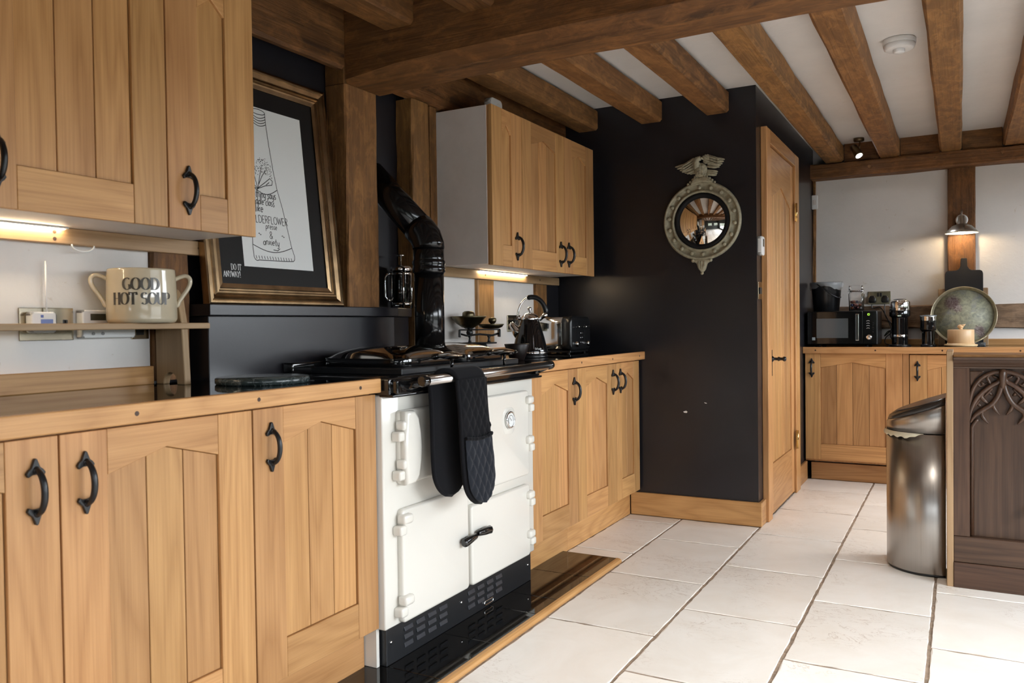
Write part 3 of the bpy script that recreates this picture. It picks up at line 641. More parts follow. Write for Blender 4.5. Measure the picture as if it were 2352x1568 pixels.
def text(mb, s, u, v, h, mp, thin=.07, thick=None, width=1., track=.06, serif=0., slant=0., jitter=0., center=False):
    thick = thick or thin; r = random.Random(len(s)*7+int(abs(v)*1000))
    tot = sum(GL[c][0]*width+track for c in s)*h
    if center: u -= tot/2
    for c in s:
        w, ss = GL[c]; dy = r.uniform(-jitter, jitter); sl = slant+r.uniform(-jitter, jitter)
        T = lambda p: (u+(p[0]*width+p[1]*sl)*h, v+(p[1]+dy)*h)
        for st in ss:
            q = [T(p) for p in st]
            # split long straight stretches so letters can follow a curved surface
            z = []
            for p0, p1 in zip(q, q[1:]):
                k = max(1, int(math.dist(p0, p1)/(h*.25)))
                z += [(p0[0]+(p1[0]-p0[0])*i/k, p0[1]+(p1[1]-p0[1])*i/k) for i in range(k)]
            z.append(q[-1])
            ribbon(mb, z, lambda t: (thin+(thick-thin)*abs(t.y)**2)*h, mp)
            if serif:
                for e, nb in ((st[0], st[1]), (st[-1], st[-2])):
                    if abs(e[0]-nb[0]) < .12 and e[1] in (0, 1): ribbon(mb, [T((e[0]-serif/width, e[1])), T((e[0], e[1])), T((e[0]+serif/width, e[1]))], lambda t: thin*1.1*h, mp)
        u += (w*width+track)*h
    return u

# ================================================================ cream range cooker
XA = -1.565                                  # front plate
rc = thing('range_cooker', 'cream enamel range cooker with black top and towel rail', 'cooker', (-1.75, 2.53, .014))
P = PX(XA)
A0, A1 = 2.018, 3.032
obj('body', box(-2.01, XA, A0, A1, .135, .868, .006, 3, True), 'enamel', rc)
obj('side_skirt', box(-1.93, -1.60, A0-.002, A0+.012, .015, .135), 'enamel', rc)
pl = obj('plinth', MB().box(-1.95, -1.577, A0+.02, A1-.012, .014, .134, .002), 'black_paint', rc)
for g, y0 in ((0, 2.13), (1, 2.52)):
    for i in range(4):
        for j in range(3):
            y = y0+i*.068; z = .045+j*.026+(.0 if g else 0)
            obj('vent_louvre', MB().prism([(y, z), (y+.046, z), (y+.046, z+.014), (y, z+.014)], 0, .005, lambda u, d, v, z=z: (-1.577+d*(1-(v-z)/.014*.8), u, v), .0008), 'louvre', pl)
for y in (2.06, 2.475, 2.99): obj('screw', MB().lathe([(0, 0), (.006, 0), (.005, .003), (0, .004)], (-1.577, y, .085), 10, 'x'), 'chrome', pl)
obj('lift_ring', MB().tube([(-1.5755, y, z) for y, z in rrect(2.635, 2.70, .024, .038, .006, 3)+[rrect(2.635, 2.70, .024, .038, .006, 3)[0]]], .0025, 6), 'chrome', pl)
def cdoor(y0, y1, z0, z1, hinge_y, hz, d=.022, name='oven_door'):
    o = obj(name, MB().prism(rrect(y0, y1, z0, z1, .016, 6), .0005, d, P, .009, 4, True, True), 'enamel', rc)
    s = -1 if hinge_y < (y0+y1)/2 else 1
    for z in hz:
        obj('hinge_arm', MB().box(XA+.004, XA+.040, min(hinge_y, hinge_y-s*.050), max(hinge_y, hinge_y-s*.050), z-.002, z+.030, .010, 3, True), 'enamel', o)
        obj('hinge_lug', MB().box(XA-.002, XA+.034, min(hinge_y+s*.014, hinge_y-s*.022), max(hinge_y+s*.014, hinge_y-s*.022), z-.036, z-.004, .008, 3, True), 'enamel', o)
    return o
tl = cdoor(2.085, 2.478, .578, .815, 2.075, (.755, .632))
# raised hinge-side panel of the upper firebox door
q = [(2.086, .580), (2.086, .813), (2.135, .813), (2.158, .79), (2.170, .74), (2.174, .697), (2.170, .65), (2.158, .60), (2.135, .580)]
obj('raised_panel', MB().prism(q, .018, .044, P, .012, 4, True, True), 'enamel', tl)
obj('door_knob', MB().lathe([(0, 0), (.006, 0), (.006, .010), (.012, .014), (.013, .02), (.008, .026), (0, .027)], (XA+.022, 2.258, .70), 14, 'x'), 'chrome', tl)
tr = cdoor(2.500, 2.958, .470, .815, 2.975, (.762, .60))
bl = cdoor(2.085, 2.482, .140, .502, 2.075, (.458, .200))
br = cdoor(2.500, 2.958, .140, .432, 2.975, (.375, .215))
def latch(par, y0, z0, y1, z1):
    dv = Vector((0, y1-y0, z1-z0)); p0 = Vector((XA+.040, y0, z0)); p1 = p0+dv
    pts = [p0+dv*t for t in (0, .08, .5, .9, 1)]
    mb = MB().tube(pts, [.010, .0145, .013, .010, .007], 8, flat=1.15)
    c = p0+dv*.45; mb.cyl((XA+.02, c.y, c.z), (XA+.042, c.y, c.z), .009, 10)
    obj('latch_handle', mb, 'black_enamel', par)
latch(bl, 2.415, .318, 2.505, .326); latch(br, 2.605, .326, 2.512, .332); latch(tr, 2.60, .715, 2.525, .712)
ga = obj('thermometer', MB().lathe([(.030, 0), (.034, .004), (.034, .010), (.029, .014), (.027, .0115)], (XA+.022, 2.785, .712), 28, 'x'), 'chrome', tr)
obj('dial', MB().lathe([(0, .010), (.028, .010)], (XA+.022, 2.785, .712), 28, 'x'), 'paper', ga)
obj('dial_mount', MB().prism(rrect(2.738, 2.832, .655, .76, .03, 6), .018, .023, P, .003, 2, True, True), 'enamel', tr)
mb = MB(); ribbon(mb, A_(2.785, .712, .018, .018, 230, -20, 16), lambda t: .0022, lambda u, v: (XA+.0323, u, v)); ribbon(mb, [(2.790, .708), (2.775, .722)], lambda t: .0025, lambda u, v: (XA+.0325, u, v))
obj('dial_mark', mb, 'ink', ga)
# top plate, rail, lids
XT = -1.532
tp = obj('top_plate', MB().box(-2.012, XT, 2.0145, 3.037, .868, .922, .006, 3, True).box(-1.575, XT+.012, 2.0165, 3.035, .862, .872, .004, 2, True), 'black_enamel', rc)
obj('hob_plate', box(-1.985, -1.585, 2.15, 2.95, .922, .9442, .004, 2), 'black_paint', tp)
obj('rear_splash', box(-2.015, -1.97, 2.06, 2.98, .922, .963, .006, 3, True), 'black_enamel', tp)
obj('rail_block', MB().prism(rrect(2.022, 2.105, .872, .918, .008), 0, .028, PX(XT-.004), .006, 3, True, True), 'black_enamel', tp)
XRL, ZRL = -1.452, .917
rl = obj('towel_rail', MB().cyl((XRL, 2.10, ZRL-.006), (XRL, 2.955, ZRL), .0155, 24), 'rail_steel', rc)
for y, s in ((2.085, -.006), (2.965, 0)):
    obj('rail_end', MB().tube([(XRL, y-.014, ZRL+s), (XRL, y-.012, ZRL+s), (XRL, y+.012, ZRL+s), (XRL, y+.014, ZRL+s)], [.014, .0178, .0178, .014], 20), 'black_enamel', rl)
    obj('rail_bracket', MB().tube([(XT-.004, y, .893), (XT+.03, y, .895), (XRL-.006, y, ZRL+s-.004)], [.016, .013, .011], 12), 'black_enamel', rl)
def lid(y0, y1):
    x0, x1 = -1.975, -1.615; n = 20; zb = .9445
    mb = MB(); mb.prism([(u, v) for u, v in rrect(x0, x1, y0, y1, .05, 6)], zb, zb+.029, lambda u, d, v: (u, v, d), .003, 2, True)
    l = obj('hob_lid', mb, 'black_enamel', rc)
    V, F = [], []
    for i in range(n+1):
        for j in range(n+1):
            u, v = -1+2*i/n, -1+2*j/n
            k = 1/max(1e-6, (abs(u)**6+abs(v)**6)**(1/6)/max(abs(u), abs(v), 1e-6)) if (u or v) else 1
            x = (x0+x1)/2+u*k*(x1-x0)/2*.985; y = (y0+y1)/2+v*k*(y1-y0)/2*.985
            z = zb+.0285+.042*((1-abs(u)**2.6)*(1-abs(v)**2.6))**.62
            V.append((x, y, z))
    for i in range(n):
        for j in range(n): F.append((i*(n+1)+j, (i+1)*(n+1)+j, (i+1)*(n+1)+j+1, i*(n+1)+j+1))
    mb = MB(); mb.add(V, F, True); obj('lid_dome', mb, M['lid_steel'], l)
    ym = (y0+y1)/2+.02
    pts = [(-1.60+.105*t/40, ym, .977) for t in range(41)]
    mb = MB().tube(pts, [(.0065+.0085*math.sin(PI*min(1, t/40*1.02)))*(1 if t % 2 else .80) for t in range(41)], 12)
    h = obj('coil_handle', mb, 'chrome', l)
    obj('handle_stalk', MB().tube([(-1.64, ym, .966), (-1.60, ym, .977)], [.014, .009], 12), 'black_enamel', l)
    obj('lid_rest', MB().cyl((-1.545, ym, .925), (-1.545, ym, .968), .006, 10), 'black_enamel', h)
    obj('handle_tip', MB().tube([(-1.497, ym, .977), (-1.486, ym, .977)], [.008, .003], 10), 'black_enamel', h)
M['lid_steel'] = plain('dark_polished_lid', (.46, .43, .40), .09, metal=1)
lid(2.195, 2.54); lid(2.575, 2.905)

# flue
fx, fy = -1.855, 2.708
f = thing('flue_pipe', 'glossy black flue pipe bending back into the wall above the range cooker', 'pipe', (fx, fy, .963))
r = .0595
obj('lower_pipe', MB().cyl((fx, fy, .937), (fx, fy, 1.30), r, 32), 'flue_black', f)
ez = 1.43
obj('collar', MB().lathe([(r+.001, 1.29), (r+.006, 1.295), (r+.006, 1.312), (r+.003, 1.318), (r+.006, 1.326), (r+.006, 1.338), (r+.001, 1.345)], (fx, fy, 0), 32), 'flue_black', f)
obj('upper_pipe', MB().cyl((fx, fy, 1.30), (fx, fy, ez-.035), r+.002, 32), 'flue_black', f)
obj('elbow', MB().tube([(fx, fy, ez-.04), (fx, fy, ez-.03), (fx-.012, fy, ez+.004), (fx-.03, fy, ez+.026), (fx-.05, fy, ez+.046)], r+.0045, 32), 'flue_black', f)
obj('sloping_pipe', MB().cyl((fx-.04, fy, ez+.037), (-2.139, fy, ez+.037+(-2.139-(fx-.04))*-1), r, 32), 'flue_black', f)

# dark ledge and boxing behind the cooker
struct('wall_boxing', MB().prism([(-2.14, 1.755), (-2.02, 1.755), (-2.02, 2.695), (-2.075, 2.87), (-2.14, 2.87)], .8, 1.121, lambda u, d, v: (u, v, d), .002), 'dark_paint', 'dark painted boxing behind the range cooker')
tag(obj('wall_ledge', MB().prism([(-2.14, 1.737), (-1.99, 1.737), (-1.99, 2.682), (-2.06, 2.874), (-2.14, 2.874)], 1.121, 1.157, lambda u, d, v: (u, v, d), .003, 2), 'dark_paint', base=(-2.06, 2.3, 1.121)), 'dark painted ledge carrying the framed print', 'shelf')

# ================================================================ framed print
pw, ph = .625, .808
pf = thing('framed_print', 'bottle drawing in a dark gilt frame leaning on the dark ledge', 'picture', (-2.045, 1.755+pw/2, 1.157))
lean = math.atan2(.082, .825)
def PP(u, d, v):      # u right, v up on the face; d out of the face
    return (-2.012+d*math.cos(lean)-v*math.sin(lean), 1.757+u, 1.1575+.030*0+v*math.cos(lean)+d*math.sin(lean)+.001)
fw_ = .062
prof = [(0, -.030), (0, -.004), (.004, .0), (.010, .001), (.014, -.004), (.018, -.002), (.030, -.009), (.036, -.004), (.041, -.003), (.045, -.009), (.050, -.008), (.054, -.012), (.068, -.014), (.068, -.024)]
def member(a, b, horiz):
    # mitred moulding between two outer corners
    (ua, va), (ub, vb) = a, b; V, F = [], []
    su = [1 if ua == 0 else -1, 1 if ub == 0 else -1]; sv = [1 if va == 0 else -1, 1 if vb == 0 else -1]
    for k, (u, v) in enumerate((a, b)):
        for w, d in prof: V.append(PP(u+su[k]*w, d, v+sv[k]*w))
    n = len(prof)
    for i in range(n-1): F.append((i, i+1, n+i+1, n+i))
    F.append((n-1, 0, n, 2*n-1))
    mb = MB(); mb.add(V, F); bmesh.ops.recalc_face_normals(mb.bm, faces=mb.bm.faces[:]); return mb
for a, b in (((0, 0), (pw, 0)), ((pw, 0), (pw, ph)), ((pw, ph), (0, ph)), ((0, ph), (0, 0))): obj('frame_member', member(a, b, 0), 'gilt', pf)
obj('backing_board', MB().prism(rect(.012, pw-.012, .012, ph-.012), -.029, -.026, PP), 'matt_black', pf)
obj('mount', MB().prism(rect(.060, pw-.060, .060, ph-.060), -.022, -.019, PP), 'mount', pf)
# printed sheet: corners read off the photograph's drawing, mapped to the face
su0, su1, sv0, sv1 = .169, .493, .128, .678
sh = obj('print_sheet', MB().prism(rect(su0, su1, sv0, sv1), -.0188, -.0183, PP), 'paper', pf)
mp = lambda u, v: PP(u, -.0180, v)
mb = MB(); LW = lambda t: .0026
def poly(pts): ribbon(mb, pts, LW, mp)
poly([(.322, .629), (.327, .56), (.337, .468), (.348, .402), (.365, .341), (.380, .27), (.393, .205), (.403, .176)]+A_(.391, .168, .012, .012, 0, -90, 5)+[(.34, .154), (.28, .153), (.235, .152)]+A_(.228, .166, .014, .016, -90, -180, 5)+[(.213, .20), (.218, .28), (.228, .36), (.240, .42), (.252, .50), (.258, .58), (.260, .629)])
for k in range(4): poly([(.260+.062*i/8, .652-.009*k-.010*math.sin(PI*i/8)) for i in range(9)])
poly(A_(.291, .664, .031, .009, 0, 360, 20)); poly([(.322, .664), (.322, .629)]); poly([(.260, .664), (.260, .629)])
poly([(.234+.114*i/12, .402-.022*math.sin(PI*i/12)) for i in range(13)])
poly([(.214+.179*i/12, .203-.021*math.sin(PI*i/12)) for i in range(13)])
for i in range(14):
    x = .226+i*.0125; poly([(x, .156), (x-.003, .167)])
rr = random.Random(3)
for i in range(110):
    a, d = rr.uniform(-.3, PI+.3), rr.uniform(0, 1)**.6; x, y = .292+.040*d*math.cos(a), .452+.055*d*math.sin(a)
    b = rr.uniform(0, PI); poly([(x, y), (x+.003*math.cos(b), y+.003*math.sin(b))])
poly([(.260, .394), (.266, .42), (.284, .475)]); poly([(.264, .41), (.282, .44), (.300, .462)]); poly([(.260, .394), (.250, .43), (.244, .46)])
poly([(.260, .398), (.29, .418), (.318, .438), (.329, .430), (.325, .416), (.295, .410), (.260, .396)]); poly([(.298, .413), (.314, .424)]); poly([(.259, .396), (.24, .41), (.222, .43), (.216, .418), (.235, .402), (.259, .394)])
for s_, u, v, h, w in (('nothing says', .222, .367, .028, .80), ('middle class', .224, .342, .027, .80), ('like', .238, .316, .030, .9), ('presse', .278, .262, .022, .95), ('anxiety', .260, .206, .026, 1.0)):
    text(mb, s_, u, v, h, mp, .085, .10, w, .03, slant=.12, jitter=.05)
text(mb, 'ELDERFLOWER', .222, .280, .025, mp, .08, .10, .80, .05, jitter=.03)
text(mb, '&', .292, .229, .024, mp, .09); text(mb, '~', .243, .234, .022, mp, .10); text(mb, '~', .350, .234, .022, mp, .10)
poly([(.305, .191), (.325, .189), (.336, .197)])
obj('bottle_drawing', mb, 'ink', sh)
mb = MB()
mt = lambda u, v: PP(u, -.0184, v)
text(mb, 'DO IT', .112, .113, .0195, mt, .035, .11, .62, .08, serif=.10)
text(mb, 'ANYWAY!', .079, .0895, .0195, mt, .035, .11, .66, .05, serif=.08)
obj('mount_lettering', mb, 'paper', pf)

# ================================================================ double oven glove over the rail
og = thing('oven_glove', 'black quilted double oven glove draped over the towel rail', 'oven glove', (-1.45, 2.34, .50))
def glove_leg(y0, y1, zt, zb, xf, xb, yshift, quilt, nm, thick=.016):
    nu, nv = 40, 96; V, F = [], []; w = (y1-y0)
    def pt(u, v, side):
        # v 0 top .. 1 bottom; rounded end
        z = zt+(zb-zt)*v; rad = w/2; dz = z-zb
        half = rad if dz >= rad else math.sqrt(max(0, rad*rad-(rad-dz)**2))
        y = (y0+y1)/2+yshift*v+(u-.5)*2*half
        q = 0
        if quilt:
            a, b = (y*1.0+z*.62)*80, (y*1.0-z*.62)*80
            q = .0085*min(abs(math.sin(a)), abs(math.sin(b)))**.55
        ed = max(0, 1-(abs(u-.5)*2)**6)
        sag = .006*math.sin(v*7+u*3)
        return (xf+(xb-xf)*0+sag*.4+side*(thick*(.35+.25*ed)+q*ed)+(.018*v if side else .018*v), y, z)
    for side in (1, -1):
        for i in range(nu+1):
            for j in range(nv+1): V.append(pt(i/nu, j/nv*.9995, side))
    S = (nu+1)*(nv+1); ix = lambda s, i, j: s*S+i*(nv+1)+j
    for i in range(nu):
        for j in range(nv):
            F.append((ix(0, i, j), ix(0, i+1, j), ix(0, i+1, j+1), ix(0, i, j+1))); F.append((ix(1, i, j), ix(1, i, j+1), ix(1, i+1, j+1), ix(1, i+1, j)))
    for j in range(nv):
        F.append((ix(0, 0, j), ix(0, 0, j+1), ix(1, 0, j+1), ix(1, 0, j))); F.append((ix(0, nu, j), ix(1, nu, j), ix(1, nu, j+1), ix(0, nu, j+1)))
    for i in range(nu):
        F.append((ix(0, i, nv), ix(0, i+1, nv), ix(1, i+1, nv), ix(1, i, nv))); F.append((ix(0, i, 0), ix(1, i, 0), ix(1, i+1, 0), ix(0, i+1, 0)))
    mb = MB(); mb.add(V, F, True); bmesh.ops.recalc_face_normals(mb.bm, faces=mb.bm.faces[:])
    o = obj(nm, mb, 'fabric', og)
    edge = [pt(0, j/48, 0) for j in range(48)]+[pt(i/14, 1, 0) for i in range(15)]+[pt(1, 1-j/48, 0) for j in range(1, 49)]
    edge = [e for k, e in enumerate(edge) if k == 0 or (Vector(e)-Vector(edge[k-1])).length > 1e-4]
    obj('binding', MB().tube(edge, .0072, 8, flat=1.2), 'fabric', o)
    return o, pt
fr, fpt = glove_leg(2.228, 2.402, .905, .492, -1.424, 0, .022, True, 'front_glove')
glove_leg(2.172, 2.352, .905, .525, -1.492, 0, .0, False, 'back_glove')
# pocket flap on the front glove
V, F = [], []
for i in range(41):
    for j in range(61):
        v = .46+.54*j/60*.998; v0 = v+.02*math.sin(PI*i/40)*(1-j/60)
        p = fpt(.02+.96*i/40, min(.9985, v0), 1); V.append((p[0]+.0065, p[1], p[2]))
for i in range(40):
    for j in range(60): F.append((i*61+j, (i+1)*61+j, (i+1)*61+j+1, i*61+j+1))
mb = MB(); mb.add(V, F, True); bmesh.ops.recalc_face_normals(mb.bm, faces=mb.bm.faces[:])
pk = obj('pocket', mb, plain('navy_black_cotton', (.0125, .0145, .020), .95, spec=.15, sheen=.15, bump=.3, bscale=600, bdist=.0006), og)
obj('pocket_binding', MB().tube([(V[i*61][0]+.001, V[i*61][1], V[i*61][2]) for i in range(41)], .0058, 8), 'fabric', pk)
# strap over the rail
V, F = [], []
for i in range(15):
    u = i/14
    for j in range(13):
        a = PI*j/12; t = j/12
        y = (2.228+(2.402-2.228)*u)*(1-t)+(2.172+(2.352-2.172)*u)*t
        V.append((-1.458+.030*math.cos(a)+(.008 if t < .5 else 0), y, .905+.040*math.sin(a)))
for i in range(14):
    for j in range(12): F.append((i*13+j, (i+1)*13+j, (i+1)*13+j+1, i*13+j+1))
mb = MB(); mb.add(V, F, True); bmesh.ops.recalc_face_normals(mb.bm, faces=mb.bm.faces[:])
st = obj('strap', mb, 'fabric', og)
md = st.modifiers.new('thick', 'SOLIDIFY'); md.thickness = .013; md.offset = -1
def cable(pts, r=.0035, n=8, taper=None, flat=1.):
    # smooth a coarse path
    P_ = [Vector(p) for p in pts]; out = []
    for i in range(len(P_)-1):
        a, b, c, d = P_[max(i-1, 0)], P_[i], P_[i+1], P_[min(i+2, len(P_)-1)]
        for k in range(6):
            t = k/6; out.append(.5*((2*b)+(c-a)*t+(2*a-5*b+4*c-d)*t*t+(3*b-a-3*c+d)*t**3))
    out.append(P_[-1])
    if taper: r = [r*min(1, taper+(1-taper)*min(1, 4*(1-i/(len(out)-1)))) for i in range(len(out))]
    return MB().tube(out, r, n, flat=flat)
# ================================================================ left worktop: shelf rack, soup pot, slab, wall fittings
def lathe_obj(name, prof, c, mat, par, n=36, **k): return obj(name, MB().lathe(prof, c, n, **k), mat, par)
sr = thing('shelf_rack', 'low oak shelf with curved end panel standing on the left worktop', 'shelf', (-2.0, 1.3, ZW))
obj('shelf_board', box(-2.064, -1.935, .15, 1.688, 1.082, 1.099, .0025, 2), 'pale_oak_y', sr)
ep = [(-2.064, ZW), (-2.032, ZW)]+[(-2.004+.028*math.cos(a), ZW+.004+.030*math.sin(a)) for a in [PI-PI*i/10 for i in range(11)]]+[(-1.976, ZW), (-1.942, ZW), (-1.946, 1.0), (-1.952, 1.10), (-1.966, 1.17), (-1.985, 1.195), (-2.01, 1.20), (-2.064, 1.20)]
obj('end_panel', MB().prism(ep, -1.622, -1.600, lambda u, d, v: (u, -d, v), .002), 'pale_oak_z', sr)
obj('end_panel', MB().prism(ep, -.222, -.20, lambda u, d, v: (u, -d, v), .002), 'pale_oak_z', sr)

px, py, pz, pr = -1.985, 1.498, 1.099, .0905
pot = thing('soup_pot', 'cream stoneware two-handled pot printed GOOD HOT SOUP', 'pot', (px, py, pz))
h = .148
lathe_obj('bowl', [(0, .002), (pr*.90, 0), (pr*.965, .004), (pr, .012), (pr*1.0, h*.5), (pr*.985, h*.8), (pr*.965, h-.006), (pr*.965, h-.002), (pr*.945, h), (pr*.925, h-.004), (pr*.92, .02), (0, .015)], (px, py, pz), 'stoneware', pot, 56)
va = math.atan2(-1.498, 1.985)     # direction towards the room
for s in (-1, 1):
    a = va+s*1.50; e = Vector((math.cos(a), math.sin(a), 0)); c = Vector((px, py, pz))+e*(pr*.97)
    pts = [c+e*x+Vector((0, 0, z)) for x, z in ((-.004, .120), (.012, .128), (.026, .131), (.036, .124), (.037, .110), (.030, .094), (.018, .076), (.008, .060), (.004, .050), (-.004, .046))]
    obj('loop_handle', cable(pts, .0060), 'stoneware', pot)
mp = lambda u, v: (px+(pr+.0007)*math.cos(va+u/pr), py+(pr+.0007)*math.sin(va+u/pr), pz+v)
mpt = lambda u, v: (px+(pr*.995+.0012)*math.cos(va+u/pr), py+(pr*.995+.0012)*math.sin(va+u/pr), pz+v)
mb = MB()
text(mb, 'GOOD', -.001, .089, .031, mpt, .05, .22, .86, .05, serif=.13, center=True)
text(mb, 'HOT SOUP', .001, .050, .031, mpt, .05, .22, .82, .045, serif=.13, center=True)
obj('pot_lettering', mb, 'print', pot)

tag(obj('marble_slab', MB().lathe([(0, 0), (.128, 0), (.132, .004), (.132, .016), (.128, .0195), (0, .0195)], (-1.775, 1.735, ZW), 64), marble('green_marble', (.018, .026, .026), (.05, .066, .066), (.16, .18, .18)), base=(-1.775, 1.735, ZW)), 'round dark green marble slab on the worktop beside the range cooker', 'trivet')
# sockets and controls on the plaster behind the rack
def plate(par, P, u0, u1, v0, v1, mat='socket_brass', nm='face_plate', d=.006): return obj(nm, MB().prism(rect(u0, u1, v0, v1), 0, d, P, .0015, 2), mat, par)
PW = PX(-2.09)
s1 = thing('wall_socket', 'brass double socket behind the shelf with white plug-in monitor', 'socket', (-2.09, 1.29, 1.056))
f_ = plate(s1, PW, 1.218, 1.362, 1.056, 1.141)
obj('switch', MB().prism(rect(1.303, 1.313, 1.098, 1.124), .006, .011, PW, .001), 'black_plastic', f_)
for u in (1.332, 1.337): obj('pin_slot', MB().prism(rect(u, u+.008, 1.098 if u < 1.335 else 1.098, 1.11), .0058, .0066, PW), 'black_plastic', f_)
mn = thing('plug_in_monitor', 'small white plug-in monitor with upright aerial', 'monitor', (-2.07, 1.265, 1.07))
b_ = obj('body', MB().prism(rrect(1.232, 1.298, 1.076, 1.130, .008), .0065, .034, PW, .004, 2, True), 'white_plastic', mn)
obj('screen', MB().prism(rect(1.256, 1.288, 1.096, 1.111), .0338, .0346, PW), plain('blue_label', (.10, .16, .42), .4), b_)
obj('badge', MB().prism(rect(1.256, 1.263, 1.115, 1.122), .0338, .0346, PW), plain('blue_badge', (.06, .10, .35), .4), b_)
obj('aerial', MB().cyl((-2.075, 1.283, 1.125), (-2.075, 1.283, 1.262), .0022, 8), 'white_plastic', mn)
hc = thing('heating_timer', 'white heating programmer with grey screen behind the soup pot', 'timer', (-2.08, 1.45, 1.058))
b_ = obj('body', MB().prism(rrect(1.372, 1.532, 1.060, 1.136, .005), 0, .030, PW, .004, 2, True), 'white_plastic', hc)
obj('display', MB().prism(rect(1.395, 1.443, 1.108, 1.126), .0298, .0306, PW), 'lcd', b_)
obj('flap_line', MB().prism(rect(1.380, 1.526, 1.088, 1.0895), .0298, .0304, PW), 'lcd', b_)
for u in (1.402, 1.43): obj('button', MB().cyl((-2.061, u, 1.072), (-2.058, u, 1.072), .0045, 10), plain('grey_button', (.25, .25, .25), .4), b_)
s2 = thing('wall_switch', 'small brass switch plate at the foot of the brown post', 'switch', (-2.09, 1.57, 1.055))
f_ = plate(s2, PW, 1.537, 1.594, 1.054, 1.115)
obj('rocker', MB().prism(rect(1.552, 1.575, 1.066, 1.10), .006, .010, PW, .001), 'black_plastic', f_)

# ================================================================ right worktop: bowl, kettle, toaster, scales, socket
bw = (-1.745, 3.235, ZW)
tag(obj('dark_bowl', MB().lathe([(0, .0), (.030, .0), (.032, .003), (.034, .006), (.0575, .072), (.056, .074), (.0545, .072), (.030, .008), (0, .007)], bw, 40), plain('dark_brown_glaze', (.011, .0065, .0055), .4, spec=.3), base=bw), 'dark brown flared bowl at the worktop edge before the kettle', 'bowl')
k0 = Vector((-1.835, 3.535, ZW))
kt = thing('kettle', 'glossy black cone kettle with chrome lid, spout and hoop handle', 'kettle', k0)
lathe_obj('power_base', [(0, 0), (.086, 0), (.088, .004), (.086, .012), (.078, .016), (0, .016)], k0, 'black_plastic', kt, 40)
lathe_obj('body', [(.082, .018), (.087, .022), (.087, .032), (.083, .045), (.070, .100), (.055, .152), (.046, .180), (.043, .186)], k0, 'black_enamel', kt, 48)
lathe_obj('base_ring', [(.084, .016), (.0885, .019), (.0885, .025), (.0872, .028)], k0, 'chrome', kt, 48)
ld = lathe_obj('lid', [(.045, .184), (.046, .190), (.040, .202), (.028, .212), (.012, .217), (0, .218)], k0, 'chrome', kt, 40)
obj('lid_knob', MB().lathe([(0, .216), (.004, .217), (.004, .224), (.009, .229), (.0115, .236), (.009, .243), (0, .247)], k0, 20), 'chrome', ld)
# the camera sees the spout pointing to picture left; handle in the same plane
sd = Vector((-.877, -.480, 0))
pts = [k0+sd*d+Vector((0, 0, z)) for d, z in ((.045, .108), (.066, .130), (.086, .158), (.094, .168))]
obj('spout', MB().tube(pts, [.030, .024, .016, .013], 20, True), 'chrome', kt)
ha = [k0+sd*(.070*math.cos(a)-.012)+Vector((0, 0, .198+.095*math.sin(a))) for a in [math.radians(t) for t in range(-2, 184, 6)]]
n_ = len(ha)
obj('handle_hoop', MB().tube(ha[:16], .0052, 10), 'chrome', kt)
obj('handle_grip', MB().tube(ha[12:30], [.007]+[.0125]*16+[.007], 14), 'black_plastic', kt)
for q0, q1, r_ in ((ha[0], k0+sd*.040+Vector((0, 0, .186)), .007), (ha[-2], k0-sd*.046+Vector((0, 0, .182)), .009)): obj('hoop_mount', MB().tube([q0, q0*.7+q1*.3, q1], [r_*1.5, r_*1.2, r_], 10), 'chrome', kt)
mb = MB()
ka = math.atan2(-k0.y, -k0.x)+.30
GL["'"] = (.2, [[(.1, 1), (.08, .75)]])
def kmap(u, v):
    rr_ = .0848-(v-.040)*.236
    return (k0.x+rr_*math.cos(ka+u/.08), k0.y+rr_*math.sin(ka+u/.08), k0.z+v)
text(mb, "De'Longhi", 0, .040, .0085, kmap, .12, .16, .8, .08)
obj('body_lettering', mb, 'white_plastic', kt)

tx0, tx1, ty0, ty1, tz = -2.045, -1.825, 3.995, 4.26, ZW
ts = thing('toaster', 'four-slice toaster with chrome sides and black control end', 'toaster', ((tx0+tx1)/2, (ty0+ty1)/2, tz))
PT = lambda u, d, v: (d, u, v)
obj('body', MB().prism(rrect(ty0, ty1, tz+.016, tz+.200, .035, 6), tx0, tx1-.055, PT, .003, 2, True), 'chrome', ts)
e_ = obj('control_end', MB().prism(rrect(ty0-.001, ty1+.001, tz+.014, tz+.203, .036, 6), tx1-.055, tx1, PT, .014, 4, True, True), 'black_plastic', ts)
obj('base', box(tx0+.01, tx1-.01, ty0+.012, ty1-.012, tz+.006, tz+.017, .002), 'black_plastic', ts)
for x in (tx0+.03, tx1-.03):
    for y in (ty0+.03, ty1-.03): obj('foot', MB().cyl((x, y, tz), (x, y, tz+.007), .010, 12), 'black_plastic', ts)
for i in range(4): obj('bread_slot', box(tx0+.03, tx1-.075, ty0+.045+i*.05, ty0+.067+i*.05, tz+.1985, tz+.2008), 'matt_black', ts)
for y in (ty0+.085, ty0+.180):
    obj('lever_slot', box(tx1-.001, tx1+.0008, y-.004, y+.004, tz+.075, tz+.165), 'matt_black', e_)
    obj('lever', MB().box(tx1, tx1+.022, y-.024, y+.024, tz+.140, tz+.149, .003, 2, True), 'chrome', e_)
for y in (ty0+.060, ty0+.208): obj('dial', MB().lathe([(0, 0), (.016, 0), (.017, .004), (.014, .016), (.010, .019), (0, .019)], (tx1-.001, y, tz+.052), 20, 'x'), 'chrome', e_)
for y in (ty0+.125, ty0+.146):
    for z in (.060, .085, .110): obj('button', MB().lathe([(0, 0), (.004, 0), (.003, .003), (0, .0035)], (tx1-.0005, y, tz+z), 10, 'x'), 'chrome', e_)

